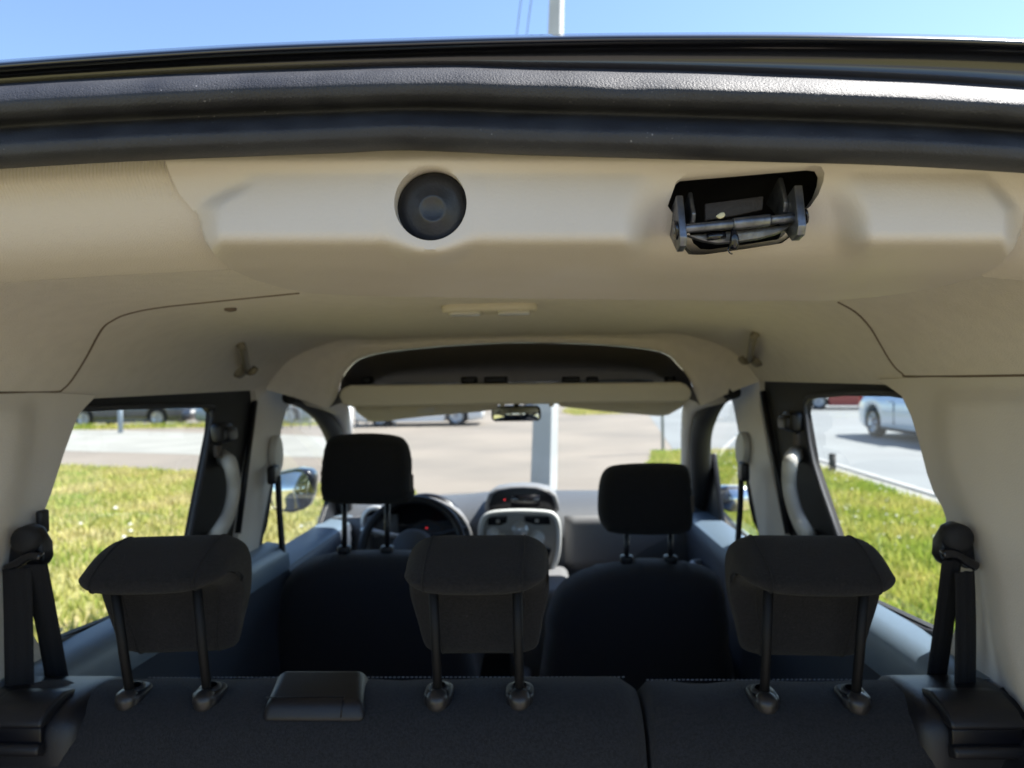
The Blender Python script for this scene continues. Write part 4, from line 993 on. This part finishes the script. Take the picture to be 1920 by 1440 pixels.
# round side vent
vc = atY(704, 978, 2.57)
vent = tube('side_vent', [vc+Vector((.046*math.cos(a), 0, .050*math.sin(a))) for a in [2*PI*k/32 for k in range(32)]], .0095, 'silver', dash, 10, closed=True)
mk('vent_bowl', *lathe(vc, (0, -1, 0), [(.046, .0), (.04, -.03), (.001, -.035)], 24), 'screen', dash)
for dz in (-.018, 0, .018): box('vent_slat', vc+Vector((0, .006, dz)), (.076, .012, .004), 'black', dash, .001)
V, Fc = grid(9, 7, lambda i, j: Vector((-.70+.26*i/8, 2.565+.05*(1-i/8)**2, 1.125-.32*j/6-.02*(1-i/8)))); mk('dash_end', V, Fc, 'dashgrey', dash, solid=.012, solid_off=0)
# display pod
pod = [(914, 958), (915, 944), (921, 928), (934, 919), (958, 915), (980, 914), (1004, 915), (1026, 920), (1038, 931), (1043, 946), (1043, 958)]
PP = [atY(x, y, 2.555) for x, y in pod]; pc = sum(PP, Vector())/len(PP)
po = prism('display_pod', [pc+(p-pc)*1.10+Vector((0, .012, 0)) for p in PP], (0, .16, -.01), 'dashgrey', dash, .010, 3)
prism('display_screen', [pc+(p-pc)*.97 for p in PP], (0, .02, 0), 'screen', dash, .004)
prism('screen_panel', [atY(x, y, 2.552) for x, y in ((958, 928), (1012, 928), (1012, 950), (958, 950))], (0, .002, 0), 'gloss', dash, .0)
mk('warning_light', *lathe(atY(946, 937, 2.551), (0, -1, 0), [(.0032, 0), (.0026, .0015), (.0001, .0015)], 10), 'led', dash)
# centre stack with white surround, vents and knobs
cs_ = [(912, 1062), (904, 1030), (901, 1000), (904, 978), (914, 966), (932, 961), (975, 959), (1022, 961), (1038, 966), (1046, 980), (1048, 1005), (1045, 1040), (1036, 1066), (1020, 1082), (975, 1088), (930, 1080)]
CP = [atY(x, y, 2.50) for x, y in cs_]; cp = sum(CP, Vector())/len(CP)
stk = prism('centre_stack', [p+Vector((0, .006, 0)) for p in CP], (0, .12, 0), 'greyplastic', dash, .004)
tube('stack_surround', spline(CP, 3, True), .0095, 'whiteplastic', dash, 10, closed=True)
for q in ([(915, 970), (951, 968), (950, 980), (938, 985), (914, 985)], [(983, 968), (1030, 969), (1032, 984), (1004, 984), (984, 978)]):
    prism('air_vent', [atY(x, y, 2.499) for x, y in q], (0, .02, 0), 'screen', dash, .002)
    cx = sum(a for a, b in q)/5; cy = sum(b for a, b in q)/5
    for dy in (-4, 3): prism('vent_slat', [atY(cx+a, cy+dy+b, 2.4975) for a, b in ((-14, -1), (14, -1), (14, .6), (-14, .6))], (0, .004, 0), 'black', dash, 0)
    box('vent_tab', atY(cx, cy, 2.496), (.014, .008, .012), 'greyplastic', dash, .003)
for x, y, r in ((925, 1002, .017), (975, 993, .020), (1007, 1009, .019), (942, 1012, .015)):
    mk('knob', *lathe(atY(x, y, 2.502), (0, -1, .15), [(r*1.45, 0), (r*1.35, .004), (r*1.02, .005), (r, .018), (r*.85, .022), (.0001, .022)], 24), 'whiteplastic' if y > 1000 else 'silver', dash)
prism('stack_tray', [atY(x, y, 2.498) for x, y in ((912, 1030), (1034, 1030), (1024, 1066), (985, 1074), (925, 1066))], (0, .02, 0), 'screen', dash, .003)
box('centre_console', (.075, 2.42, .79), (.20, .36, .30), 'dashgrey', van, .03)
tube('gear_lever', [(.06, 2.34, .92), (.06, 2.30, 1.0)], [.012, .02], 'black', van, 12)
tube('gear_knob', [(.06, 2.30, .995), (.06, 2.292, 1.02), (.06, 2.286, 1.045)], [.02, .027, .016], 'dash', van, 14)
box('hand_brake', (.02, 2.0, .70), (.05, .32, .08), 'dash', van, .02)
